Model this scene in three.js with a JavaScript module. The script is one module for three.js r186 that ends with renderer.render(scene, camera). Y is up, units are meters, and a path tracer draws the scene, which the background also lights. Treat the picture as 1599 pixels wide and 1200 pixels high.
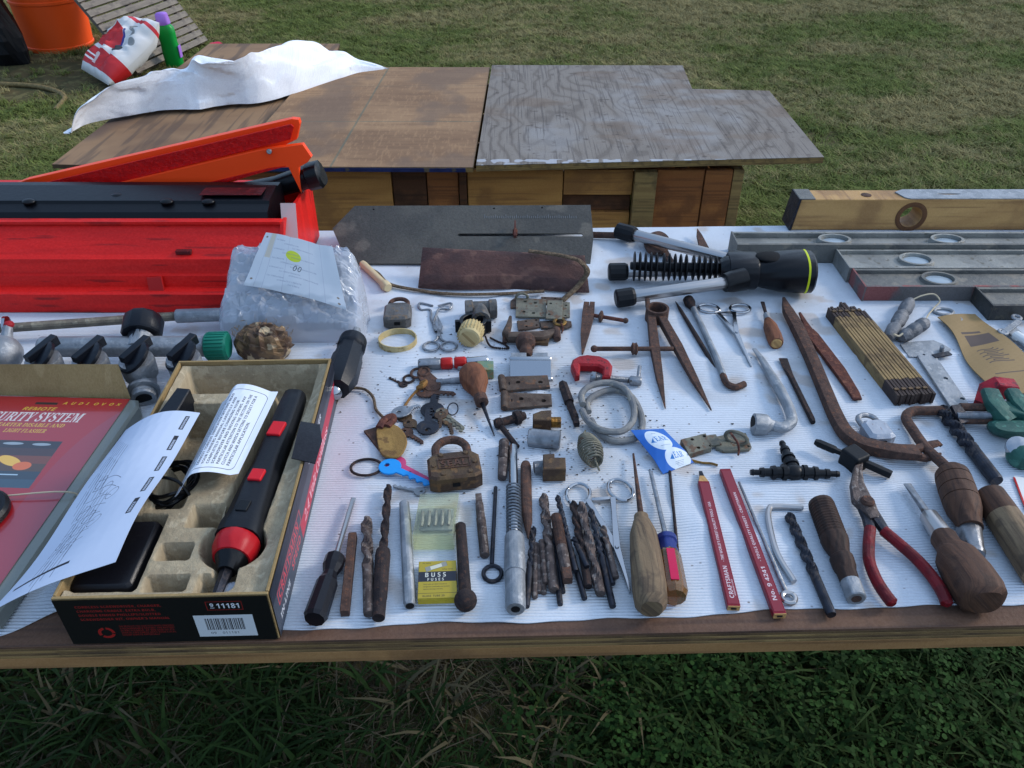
import * as THREE from 'three';
import { mergeGeometries, toCreasedNormals } from 'three/addons/utils/BufferGeometryUtils.js';
import { RoundedBoxGeometry } from 'three/addons/geometries/RoundedBoxGeometry.js';
import { FontLoader } from 'three/addons/loaders/FontLoader.js';
import { TextGeometry } from 'three/addons/geometries/TextGeometry.js';

// ---------------------------------------------------------------- camera, sky, sun, exposure
const scene = new THREE.Scene();
const camera = new THREE.PerspectiveCamera(50.93, 4 / 3, 0.05, 200);
camera.position.set(0, 1.35, 0);
camera.rotation.set(-36 * Math.PI / 180, 0, 0);
{ // clear evening sky seen from open shade: blue overhead, paler toward the low sun on the right
  const w = 256, h = 128, d = new Float32Array(w * h * 4), az = Math.atan2(-0.25, 0.95);
  for (let j = 0; j < h; j++) for (let i = 0; i < w; i++) {
    const el = ((j + .5) / h - .5) * Math.PI, a = ((i + .5) / w - .5) * 2 * Math.PI;
    const s = Math.max(0, Math.sin(el)), hor = Math.pow(1 - s, 3);
    const c = Math.cos(el) * Math.cos(a - az) * .87 + Math.sin(el) * .5, glow = Math.pow(Math.max(0, .5 + .5 * c), 3);
    const k = (j * w + i) * 4, lo = (el < 0 ? .35 : 1) * .82;
    d[k] = lo * (.25 + .19 * hor + .62 * glow); d[k + 1] = lo * (.43 + .22 * hor + .64 * glow); d[k + 2] = lo * (.74 + .18 * hor + .66 * glow); d[k + 3] = 1;
  }
  const t = new THREE.DataTexture(d, w, h, THREE.RGBAFormat, THREE.FloatType);
  t.mapping = THREE.EquirectangularReflectionMapping; t.magFilter = t.minFilter = THREE.LinearFilter; t.needsUpdate = true;
  scene.background = t; scene.environment = t;
}
const sun = new THREE.DirectionalLight(0xfff7ee, 1.5);
sun.position.set(4.2, 3.2, -2.6); sun.target.position.set(0, .75, -1.4);
sun.castShadow = true; sun.shadow.radius = 24; sun.shadow.mapSize.set(2048, 2048);
Object.assign(sun.shadow.camera, { left: -6, right: 6, top: 6, bottom: -6, near: .1, far: 30 });
scene.add(sun, sun.target);
const renderer = new THREE.WebGLRenderer({ antialias: true });
renderer.toneMapping = THREE.LinearToneMapping; renderer.toneMappingExposure = 1.42;
renderer.shadowMap.enabled = true; renderer.setSize(1024, 768);

// ---------------------------------------------------------------- helpers
const T = 0.75, PI = Math.PI;
let seed0 = 7;
const rnd = () => { seed0 |= 0; seed0 = seed0 + 0x6D2B79F5 | 0; let t = Math.imul(seed0 ^ seed0 >>> 15, 1 | seed0); t = t + Math.imul(t ^ t >>> 7, 61 | t) ^ t; return ((t ^ t >>> 14) >>> 0) / 4294967296; };
const rr = (a, b) => a + (b - a) * rnd();
const lerp = (a, b, t) => a + (b - a) * t, clamp = (v, a = 0, b = 1) => Math.min(b, Math.max(a, v)), sm = (a, b, v) => { v = clamp((v - a) / (b - a)); return v * v * (3 - 2 * v); };
const vec = (p) => p.isVector3 ? p.clone() : new THREE.Vector3(p[0], p[1], p[2]);
const mix = (A, B, t) => [lerp(A[0], B[0], t), lerp(A[1], B[1], t), lerp(A[2], B[2], t)];
const up = (p, h) => [p[0], p[1] + h, p[2]];
function hash(x, y, s) { let h = Math.imul(x, 374761393) + Math.imul(y, 668265263) + Math.imul(s, 1274126177) | 0; h = Math.imul(h ^ h >>> 13, 1274126177); return ((h ^ h >>> 16) >>> 0) / 4294967296; }
function vn(u, v, fx, fy, s) { // tileable value noise
  const x = u * fx, y = v * fy, x0 = Math.floor(x), y0 = Math.floor(y), a = x - x0, b = y - y0, p = a * a * (3 - 2 * a), q = b * b * (3 - 2 * b);
  const m = (i, n) => ((i % n) + n) % n, h = (i, j) => hash(m(i, fx), m(j, fy), s);
  return lerp(lerp(h(x0, y0), h(x0 + 1, y0), p), lerp(h(x0, y0 + 1), h(x0 + 1, y0 + 1), p), q);
}
function fbm(u, v, fx, fy, o, s) { let r = 0, a = .5, n = 0; for (let i = 0; i < o; i++) { r += a * vn(u, v, fx, fy, s + i * 17); n += a; a *= .55; fx *= 2; fy *= 2; } return r / n; }
function dtex(w, h, fn, srgb = true) {
  const d = new Uint8Array(w * h * 4);
  for (let j = 0; j < h; j++) for (let i = 0; i < w; i++) { const c = fn((i + .5) / w, (j + .5) / h), k = (j * w + i) * 4; d[k] = clamp(c[0], 0, 255); d[k + 1] = clamp(c[1], 0, 255); d[k + 2] = clamp(c[2], 0, 255); d[k + 3] = 255; }
  const t = new THREE.DataTexture(d, w, h); t.wrapS = t.wrapT = THREE.RepeatWrapping; t.magFilter = THREE.LinearFilter; t.minFilter = THREE.LinearMipmapLinearFilter; t.generateMipmaps = true;
  if (srgb) t.colorSpace = THREE.SRGBColorSpace; t.needsUpdate = true; return t;
}
const c3 = (a, b, t) => [lerp(a[0], b[0], t), lerp(a[1], b[1], t), lerp(a[2], b[2], t)];
const gray = dtex(256, 256, (u, v) => { const n = fbm(u, v, 12, 12, 4, 5) * .7 + hash(Math.floor(u * 256), Math.floor(v * 256), 3) * .3, g = 255 * clamp((n - .25) * 2); return [g, g, g]; }, false);
gray.repeat.set(18, 18);
// mottled surface: two tones in patches, a third in spots
let ms = 11;
function surf(a, b, c, { spot = .62, rough = .7, metal = 0, tile = .07, bump = .0004, f = 5, sx = 1, sy = 1, extra = {} } = {}) {
  const s = ms += 31;
  const t = dtex(256, 256, (u, v) => {
    const n = fbm(u, v, f * sx, f * sy, 4, s), m = fbm(u, v, f * 2 * sx, f * 2 * sy, 3, s + 7), g = (hash(Math.floor(u * 256), Math.floor(v * 256), s) - .5) * 14;
    let q = c3(a, b, sm(.35, .65, n)); q = c3(q, c, sm(spot, spot + .12, m)); return [q[0] + g, q[1] + g, q[2] + g];
  });
  t.repeat.set(1 / tile, 1 / tile);
  return new THREE.MeshPhysicalMaterial({ map: t, roughness: rough, metalness: metal, bumpMap: bump ? gray : null, bumpScale: bump, specularIntensity: metal > .3 ? 1 : .45, ...extra });
}
function wood(a, b, c, { tile = .12, rough = .65, bump = .0003, across = 10, extra = {} } = {}) { // grain runs along v
  const s = ms += 31;
  const t = dtex(256, 512, (u, v) => {
    const w = fbm(u, v, 2, 2, 3, s) * .35, n = fbm(u + w, v, across, 2, 4, s + 3), l = fbm(u, v, 64, 4, 3, s + 5), gr = fbm(u, v, 5, 9, 4, s + 9), g = (hash(Math.floor(u * 256), Math.floor(v * 512), s) - .5) * 10;
    let q = c3(a, b, sm(.25, .75, n) * .75); q = c3(q, c, sm(.5, .8, l) * .6); q = c3(q, c, sm(.52, .72, gr) * .55); return [q[0] + g, q[1] + g, q[2] + g];
  });
  t.repeat.set(1 / tile, 1 / (tile * 2));
  return new THREE.MeshPhysicalMaterial({ map: t, roughness: rough, bumpMap: gray, bumpScale: bump, specularIntensity: .4, ...extra });
}
const plain = (hex, rough = .5, extra = {}) => new THREE.MeshPhysicalMaterial({ color: hex, roughness: rough, bumpMap: gray, bumpScale: .00012, specularIntensity: .5, ...extra });
function canvasMat(w, h, draw, rough = .5, extra = {}) {
  const cv = document.createElement('canvas'); cv.width = w; cv.height = h; const g = cv.getContext('2d'); draw(g, w, h);
  const t = new THREE.CanvasTexture(cv); t.colorSpace = THREE.SRGBColorSpace; t.anisotropy = 8;
  return new THREE.MeshPhysicalMaterial({ map: t, roughness: rough, ...extra });
}
// ---- geometry
function boxUV(g, turn = 0) { // metres, by the face's main direction
  g = g.index ? g.toNonIndexed() : g; const p = g.attributes.position, uv = new Float32Array(p.count * 2), A = new THREE.Vector3(), B = new THREE.Vector3(), C = new THREE.Vector3(), ct = Math.cos(turn), st = Math.sin(turn);
  for (let i = 0; i < p.count; i += 3) {
    A.fromBufferAttribute(p, i); B.fromBufferAttribute(p, i + 1); C.fromBufferAttribute(p, i + 2); const n = B.clone().sub(A).cross(C.clone().sub(A)), x = Math.abs(n.x), y = Math.abs(n.y), z = Math.abs(n.z);
    [A, B, C].forEach((q, k) => { let a, b; if (y >= x && y >= z) { a = q.x * ct - q.z * st; b = q.x * st + q.z * ct; } else if (x >= z) { a = q.y; b = q.z; } else { a = q.y; b = q.x; } uv[(i + k) * 2] = a; uv[(i + k) * 2 + 1] = b; });
  }
  g.setAttribute('uv', new THREE.BufferAttribute(uv, 2)); return g;
}
function rings(R, { close = false, caps = true, crease = .7 } = {}) { // R: list of rings (arrays of Vector3); uv in metres
  const n = R[0].length, pos = [], uv = [], idx = []; let along = 0;
  const put = (p, u, v) => { pos.push(p.x, p.y, p.z); uv.push(u, v); return pos.length / 3 - 1; };
  const ctr = R.map((r) => r.reduce((s, p) => s.add(p), new THREE.Vector3()).multiplyScalar(1 / n));
  const base = [];
  const all = close ? [...R, R[0]] : R, cc = close ? [...ctr, ctr[0]] : ctr;
  all.forEach((r, k) => { if (k) along += cc[k].distanceTo(cc[k - 1]); let per = 0; const row = []; for (let i = 0; i <= n; i++) { const p = r[i % n]; if (i) per += p.distanceTo(r[(i - 1) % n]); row.push(put(p, per, along)); } base.push(row); });
  for (let k = 0; k + 1 < all.length; k++) for (let i = 0; i < n; i++) { const a = base[k][i], b = base[k][i + 1], c = base[k + 1][i], d = base[k + 1][i + 1]; idx.push(a, b, c, b, d, c); }
  if (caps && !close) for (const [r, c, f] of [[R[0], ctr[0], 1], [R[R.length - 1], ctr[R.length - 1], 0]]) {
    const m = put(c, 0, 0), q = r.map((p) => put(p, p.x - c.x + p.y - c.y, p.z - c.z)); for (let i = 0; i < n; i++) { const a = q[i], b = q[(i + 1) % n]; f ? idx.push(m, b, a) : idx.push(m, a, b); }
  }
  const g = new THREE.BufferGeometry(); g.setAttribute('position', new THREE.Float32BufferAttribute(pos, 3)); g.setAttribute('uv', new THREE.Float32BufferAttribute(uv, 2)); g.setIndex(idx);
  return crease ? toCreasedNormals(g, crease) : (g.computeVertexNormals(), g);
}
function frame(t, ref) { const s = new THREE.Vector3().crossVectors(t, ref); if (s.lengthSq() < 1e-6) s.crossVectors(t, new THREE.Vector3(1, 0, 0)); s.normalize(); return [s, new THREE.Vector3().crossVectors(s, t).normalize()]; }
// section swept along points: list of [point, width, height]; k = superellipse exponent (2 round, 8 square)
function sweep(list, { n = 12, k = 2, close = false, dir = null, ref = [0, 1, 0], crease = .7, caps = true, rot = 0 } = {}) {
  const P = list.map((e) => vec(e[0])), rf = vec(ref), R = [];
  for (let i = 0; i < P.length; i++) {
    let t; if (dir) t = vec(dir).normalize(); else { const a = P[close ? (i + P.length - 1) % P.length : Math.max(0, i - 1)], b = P[close ? (i + 1) % P.length : Math.min(P.length - 1, i + 1)]; t = b.clone().sub(a).normalize(); }
    const [s, u] = frame(t, rf), w = list[i][1] / 2, h = (list[i][2] ?? list[i][1]) / 2, r = [];
    if (k >= 5) { const c = .13 * Math.min(w, h), q = [[-w, -h + c], [-w, h - c], [-w + c, h], [w - c, h], [w, h - c], [w, -h + c], [w - c, -h], [-w + c, -h]]; for (const [x, y] of q) r.push(P[i].clone().addScaledVector(s, x).addScaledVector(u, y)); } else
    for (let j = 0; j < n; j++) { const a = (j + .5) / n * 2 * PI + rot, c = Math.cos(a), d = Math.sin(a), e = k === 2 ? 1 : Math.pow(Math.pow(Math.abs(c), k) + Math.pow(Math.abs(d), k), -1 / k); r.push(P[i].clone().addScaledVector(s, -c * w * e).addScaledVector(u, d * h * e)); }
    R.push(r);
  }
  return rings(R, { close, crease, caps });
}
// turned piece from A to B: prof = [[fraction, radius], ...]
const turned = (A, B, prof, n = 18, o = {}) => sweep(prof.map(([t, r]) => [mix(A, B, t), 2 * r]), { n, dir: vec(B).sub(vec(A)), ...o });
const rod = (A, B, r0, r1 = r0, n = 12) => { const c = Math.min(.15, .25 * r0 / vec(A).distanceTo(vec(B))), d = Math.min(.15, .25 * r1 / vec(A).distanceTo(vec(B))); return turned(A, B, [[0, r0 * .8], [c, r0], [1 - d, r1], [1, r1 * .8]], n); };
const bar = (A, B, w, h, w1 = w, h1 = h, k = 9, n = 16) => sweep([[A, w * .94, h * .94], [mix(A, B, .01), w, h], [mix(A, B, .99), w1, h1], [B, w1 * .94, h1 * .94]], { n, k, dir: vec(B).sub(vec(A)) });
const spline = (pts, m, close = false) => new THREE.CatmullRomCurve3(pts.map(vec), close, 'centripetal').getPoints(m).slice(0, close ? -1 : undefined);
const wire = (pts, r, { m = pts.length * 6, close = false, n = 8, w = 1 } = {}) => sweep(spline(pts, m, close).map((p) => [p, 2 * r * w, 2 * r]), { n, close, crease: 1.2 });
const ball = (c, r, sx = 1, sy = 1, sz = 1, n = 16) => boxUV(new THREE.SphereGeometry(r, n, Math.round(n * .7)).scale(sx, sy, sz).translate(...c));
function box(c, w, h, d, { ry = 0, rx = 0, rz = 0, r = .001, seg = 1, turn = 0 } = {}) { const g = boxUV(new RoundedBoxGeometry(w, h, d, seg, Math.min(r, w / 2.01, h / 2.01, d / 2.01)), turn); return g.rotateX(rx).rotateZ(rz).rotateY(ry).translate(...c); }
// flat plate with outline pts ([x,z]) lying with its underside at y
function plate(pts, y, th, { holes = [], bevel = .0004, smooth = false, turn = 0, curve = 8 } = {}) {
  const s = new THREE.Shape(); const q = smooth ? new THREE.CatmullRomCurve3(pts.map((p) => new THREE.Vector3(p[0], -p[1], 0)), true, 'centripetal').getPoints(pts.length * 5).map((v) => [v.x, v.y]) : pts.map((p) => [p[0], -p[1]]);
  s.setFromPoints(q.map((p) => new THREE.Vector2(...p)));
  for (const [x, z, r, r2] of holes) { const h = new THREE.Path(); h.absellipse(x, -z, r, r2 ?? r, 0, 2 * PI, true); s.holes.push(h); }
  const b = Math.min(bevel, th / 3), g = new THREE.ExtrudeGeometry(s, { depth: th - 2 * b, bevelEnabled: b > 0, bevelThickness: b, bevelSize: b, bevelOffset: -b, bevelSegments: 1, curveSegments: curve });
  return boxUV(g.translate(0, 0, b).rotateX(-PI / 2).translate(0, y, 0), turn);
}
// outline in a local frame: origin o [x,z], unit axis along angle a (from A to B)
const local = (A, B) => { const dx = B[0] - A[0], dz = B[B.length - 1] - A[A.length - 1], l = Math.hypot(dx, dz), ux = dx / l, uz = dz / l, az = A[A.length - 1]; return { l, at: (s, t) => [A[0] + ux * s - uz * t, az + uz * s + ux * t], ang: Math.atan2(-uz, ux) }; };
function spring(A, B, R, wr, turns, m = 14) {
  const a = vec(A), b = vec(B), t = b.clone().sub(a).normalize(), [s, u] = frame(t, new THREE.Vector3(0, 1, 0)), pts = [], N = Math.round(turns * m), f = typeof R === 'function' ? R : () => R;
  for (let i = 0; i <= N; i++) { const q = i / N, w = q * turns * 2 * PI, r = f(q); pts.push(a.clone().lerp(b, q).addScaledVector(s, Math.cos(w) * r).addScaledVector(u, Math.sin(w) * r)); }
  return sweep(pts.map((p) => [p, 2 * wr]), { n: 6, crease: 1.2 });
}
// twist drill from tip A to shank end B
function drill(A, B, r, { flute = .65, turns = 3, shank = r * .96, tip = .03 } = {}) {
  const a = vec(A), b = vec(B), t = b.clone().sub(a).normalize(), [s, u] = frame(t, new THREE.Vector3(0, 1, 0)), R = [], N = 46, n = 18;
  for (let i = 0; i <= N; i++) {
    const q = i / N, fl = 1 - sm(flute - .04, flute + .02, q), w = q / flute * turns * 2 * PI, ring = [];
    for (let j = 0; j < n; j++) { const th = j / n * 2 * PI, c = Math.pow(Math.abs(Math.cos(th - w)), 1.6); let rad = lerp(shank, r * (.5 + .5 * sm(.18, .5, 1 - c)), fl); rad *= q < tip ? .35 + .65 * q / tip : (q > .985 ? .9 : 1); ring.push(a.clone().lerp(b, q).addScaledVector(s, Math.cos(th) * rad).addScaledVector(u, Math.sin(th) * rad)); }
    R.push(ring);
  }
  return rings(R, { crease: .6 });
}
// threaded rod: a close screw profile
function thread(A, B, r, pitch, d = pitch * .35) { const L = vec(A).distanceTo(vec(B)), N = Math.min(160, Math.round(L / pitch)), pr = []; for (let i = 0; i < N; i++) { pr.push([i / N, r - d], [(i + .5) / N, r]); } pr.push([1, r - d]); return turned(A, B, pr, 12, { crease: .3 }); }
// cloth or paper: grid of points f(u,v) with thickness th
function sheet(f, nu, nv, th = .0004) {
  const P = [], uv = [], idx = []; for (let s = 0; s < 2; s++) for (let j = 0; j <= nv; j++) for (let i = 0; i <= nu; i++) { const p = f(i / nu, j / nv); P.push(p[0], p[1] - s * th, p[2]); uv.push(i / nu, j / nv); }
  const W = nu + 1, O = W * (nv + 1); for (let j = 0; j < nv; j++) for (let i = 0; i < nu; i++) { const a = j * W + i; idx.push(a, a + 1, a + W, a + 1, a + W + 1, a + W, O + a, O + a + W, O + a + 1, O + a + 1, O + a + W, O + a + W + 1); }
  const edge = (a, b) => idx.push(a, O + a, b, b, O + a, O + b);
  for (let i = 0; i < nu; i++) { edge(i, i + 1); edge(nv * W + i + 1, nv * W + i); } for (let j = 0; j < nv; j++) { edge((j + 1) * W, j * W); edge(j * W + nu, (j + 1) * W + nu); }
  const g = new THREE.BufferGeometry(); g.setAttribute('position', new THREE.Float32BufferAttribute(P, 3)); g.setAttribute('uv', new THREE.Float32BufferAttribute(uv, 2)); g.setIndex(idx); return toCreasedNormals(g, 1.0);
}
const quadUV = (g, f) => { const p = g.attributes.position, uv = new Float32Array(p.count * 2); for (let i = 0; i < p.count; i++) { const [a, b] = f(p.getX(i), p.getY(i), p.getZ(i)); uv[2 * i] = a; uv[2 * i + 1] = b; } g.setAttribute('uv', new THREE.BufferAttribute(uv, 2)); return g; };
const join = (...gs) => mergeGeometries(gs.flat().map((g) => { g = g.index ? g.toNonIndexed() : g; for (const k of Object.keys(g.attributes)) if (!['position', 'normal', 'uv'].includes(k)) g.deleteAttribute(k); return g; }));
// ---- objects: add(name, label, category, [[part, geometry, material, [sub-parts]], ...], {group, kind})
const taken = {};
const numbered = (n) => { const k = taken[n] = (taken[n] ?? -1) + 1; return k ? n + '_' + String(k).padStart(3, '0') : n; };
function meshOf(name, g, m, o) { const q = new THREE.Mesh(g.translate(-o.x, -o.y, -o.z), m); q.name = name; q.castShadow = q.receiveShadow = true; return q; }
function add(name, label, category, parts, { group, kind } = {}) {
  const b = new THREE.Box3(); for (const p of parts) { p[1].computeBoundingBox(); b.union(p[1].boundingBox); }
  const o = new THREE.Vector3((b.min.x + b.max.x) / 2, b.min.y, (b.min.z + b.max.z) / 2), zero = new THREE.Vector3(); let top;
  const put = (list, parent, lvl) => { for (const [n, g, m, sub] of list) { const q = meshOf(n, g, m, o); parent.add(q); if (sub) put(sub, q, lvl + 1); } };
  if (parts.length === 1) { const [, g, m, sub] = parts[0]; top = meshOf(name, g, m, o); if (sub) put(sub, top, 1); } else { top = new THREE.Group(); put(parts, top, 0); }
  top.name = numbered(name); top.position.copy(o); scene.add(top);
  top.userData = kind ? { kind } : {}; if (label) { top.userData.label = label; if (category && kind !== 'structure') top.userData.category = category; } if (group) top.userData.group = group;
  return top;
}
const font = await new FontLoader().loadAsync('fonts/droid/droid_sans_bold.typeface.json');

// ---------------------------------------------------------------- materials
const M = {
  rust: surf([88, 66, 57], [72, 55, 49], [106, 72, 56], { rough: .85, bump: .0009, f: 10 }),
  rustDark: surf([58, 48, 46], [45, 39, 40], [78, 57, 49], { rough: .75, metal: .25, bump: .0008, f: 11 }),
  rustRed: surf([104, 62, 50], [86, 52, 45], [122, 78, 60], { rough: .85, bump: .0009, f: 9 }),
  rustSteel: surf([98, 84, 78], [72, 60, 56], [124, 114, 108], { rough: .55, metal: .4, bump: .0007, spot: .62, f: 9 }),
  dark: surf([46, 48, 56], [34, 35, 42], [62, 56, 56], { rough: .42, metal: .7, bump: .0003 }),
  steel: surf([150, 152, 156], [122, 124, 128], [100, 88, 80], { rough: .38, metal: .85, bump: .0003, spot: .68 }),
  galv: surf([150, 153, 157], [132, 136, 140], [162, 164, 166], { rough: .5, metal: .6, bump: .0005 }),
  chrome: new THREE.MeshPhysicalMaterial({ color: 0xa6a7aa, metalness: 1, roughness: .14, bumpMap: gray, bumpScale: .00004 }),
  satin: new THREE.MeshPhysicalMaterial({ color: 0xaeaaa8, metalness: .95, roughness: .3, bumpMap: gray, bumpScale: .00005 }),
  alu: surf([152, 150, 143], [132, 131, 126], [108, 104, 94], { rough: .5, metal: .6, tile: .16, bump: .0004, spot: .66 }),
  aluDark: surf([114, 112, 106], [96, 95, 92], [128, 122, 112], { rough: .6, metal: .5, tile: .16, bump: .0005 }),
  aluRed: surf([118, 112, 108], [104, 100, 98], [138, 84, 80], { rough: .6, metal: .3, tile: .3, spot: .58, f: 3 }),
  iron: surf([104, 102, 100], [84, 82, 80], [116, 100, 84], { rough: .6, metal: .5, bump: .0007 }),
  brass: surf([150, 112, 52], [118, 88, 44], [92, 70, 44], { rough: .42, metal: .8, bump: .0003 }),
  brassOld: surf([98, 77, 54], [76, 58, 45], [116, 86, 56], { rough: .5, metal: .6, bump: .0006 }),
  hinge: surf([120, 116, 100], [100, 96, 84], [104, 80, 62], { rough: .6, metal: .35, bump: .0006 }),
  hingeRust: surf([98, 84, 74], [78, 64, 56], [116, 84, 64], { rough: .7, metal: .3, bump: .0007 }),
  blackP: plain(0x0b0c0f, .34), blackSat: plain(0x0f1013, .5), blackRub: plain(0x09090b, .8),
  bluedP: plain(0x10131a, .36), redP: plain(0xb01a16, .4), redBox: surf([218, 30, 24], [204, 27, 22], [150, 24, 22], { rough: .42, bump: .0003, tile: .5, spot: .67, f: 3, sx: 1, sy: 14 }),
  redPaint: surf([158, 26, 34], [140, 24, 30], [96, 30, 34], { rough: .4, bump: .0006, spot: .7 }),
  redGrip: surf([112, 16, 26], [92, 16, 24], [64, 22, 28], { rough: .45, bump: .0004, spot: .7, tile: .05 }),
  orange: plain(0xff4a18, .4), orangeDim: plain(0xff5a1c, .5), reflex: surf([206, 16, 14], [186, 12, 12], [216, 26, 20], { rough: .25, bump: .0006, tile: .03 }),
  green: surf([52, 96, 84], [40, 80, 72], [70, 118, 104], { rough: .5, bump: .0004 }), greenCap: plain(0x0f6a58, .5),
  card: surf([150, 126, 86], [140, 116, 78], [158, 134, 94], { rough: .9, tile: .2, bump: .0003 }),
  pulp: surf([172, 156, 128], [158, 142, 116], [182, 166, 138], { rough: .95, tile: .12, bump: .0009, f: 8 }),
  boxBlack: surf([22, 23, 30], [18, 19, 26], [34, 34, 42], { rough: .35, tile: .3, bump: .0001, spot: .75 }),
  paper: plain(0xd8dae0, .8), white: plain(0xdcdad6, .6), cream: plain(0xc8b48c, .5), creamDark: surf([196, 176, 128], [180, 158, 110], [150, 126, 84], { rough: .6 }),
  woodGrey: wood([128, 107, 82], [104, 85, 66], [76, 63, 52], { tile: .07, across: 16 }), woodBrown: wood([94, 65, 49], [74, 52, 41], [54, 39, 33], { tile: .07, across: 16 }), woodWarm: wood([136, 86, 58], [108, 66, 46], [82, 52, 40], { tile: .06, across: 14 }),
  woodTan: wood([190, 148, 92], [166, 124, 76], [134, 98, 62], { tile: .3, rough: .5 }), woodDark: wood([66, 48, 40], [50, 38, 34], [38, 30, 28]),
  ruleTan: wood([146, 120, 80], [126, 102, 68], [88, 70, 50], { tile: .05 }), ruleDark: wood([66, 54, 50], [52, 42, 40], [84, 70, 58], { tile: .05 }),
  leather: surf([86, 58, 52], [66, 46, 44], [104, 74, 64], { rough: .55, tile: .22, bump: .0008, f: 4 }), leatherTan: surf([150, 118, 66], [132, 102, 56], [112, 84, 50], { rough: .7, tile: .12, bump: .0005 }),
  cord: surf([104, 88, 70], [84, 70, 56], [122, 104, 82], { rough: .95, tile: .02 }), string: plain(0xb8aa90, .9),
  rope: surf([132, 130, 126], [112, 112, 112], [146, 140, 128], { rough: .6, tile: .1 }),
  clear: new THREE.MeshPhysicalMaterial({ color: 0xfafaf0, transmission: 1, roughness: .22, thickness: 0, ior: 1.45 }),
  amber: new THREE.MeshPhysicalMaterial({ color: 0xe8b878, transmission: .85, roughness: .12, thickness: .012, ior: 1.45, attenuationColor: 0xc08038, attenuationDistance: .02 }),
  lead: surf([104, 106, 110], [84, 86, 90], [120, 120, 122], { rough: .6, metal: .4, bump: .0006 }),
  tin: surf([186, 160, 40], [176, 150, 34], [140, 108, 40], { rough: .4, spot: .74 }), vial: plain(0x98a4ac, .1),
};

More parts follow.
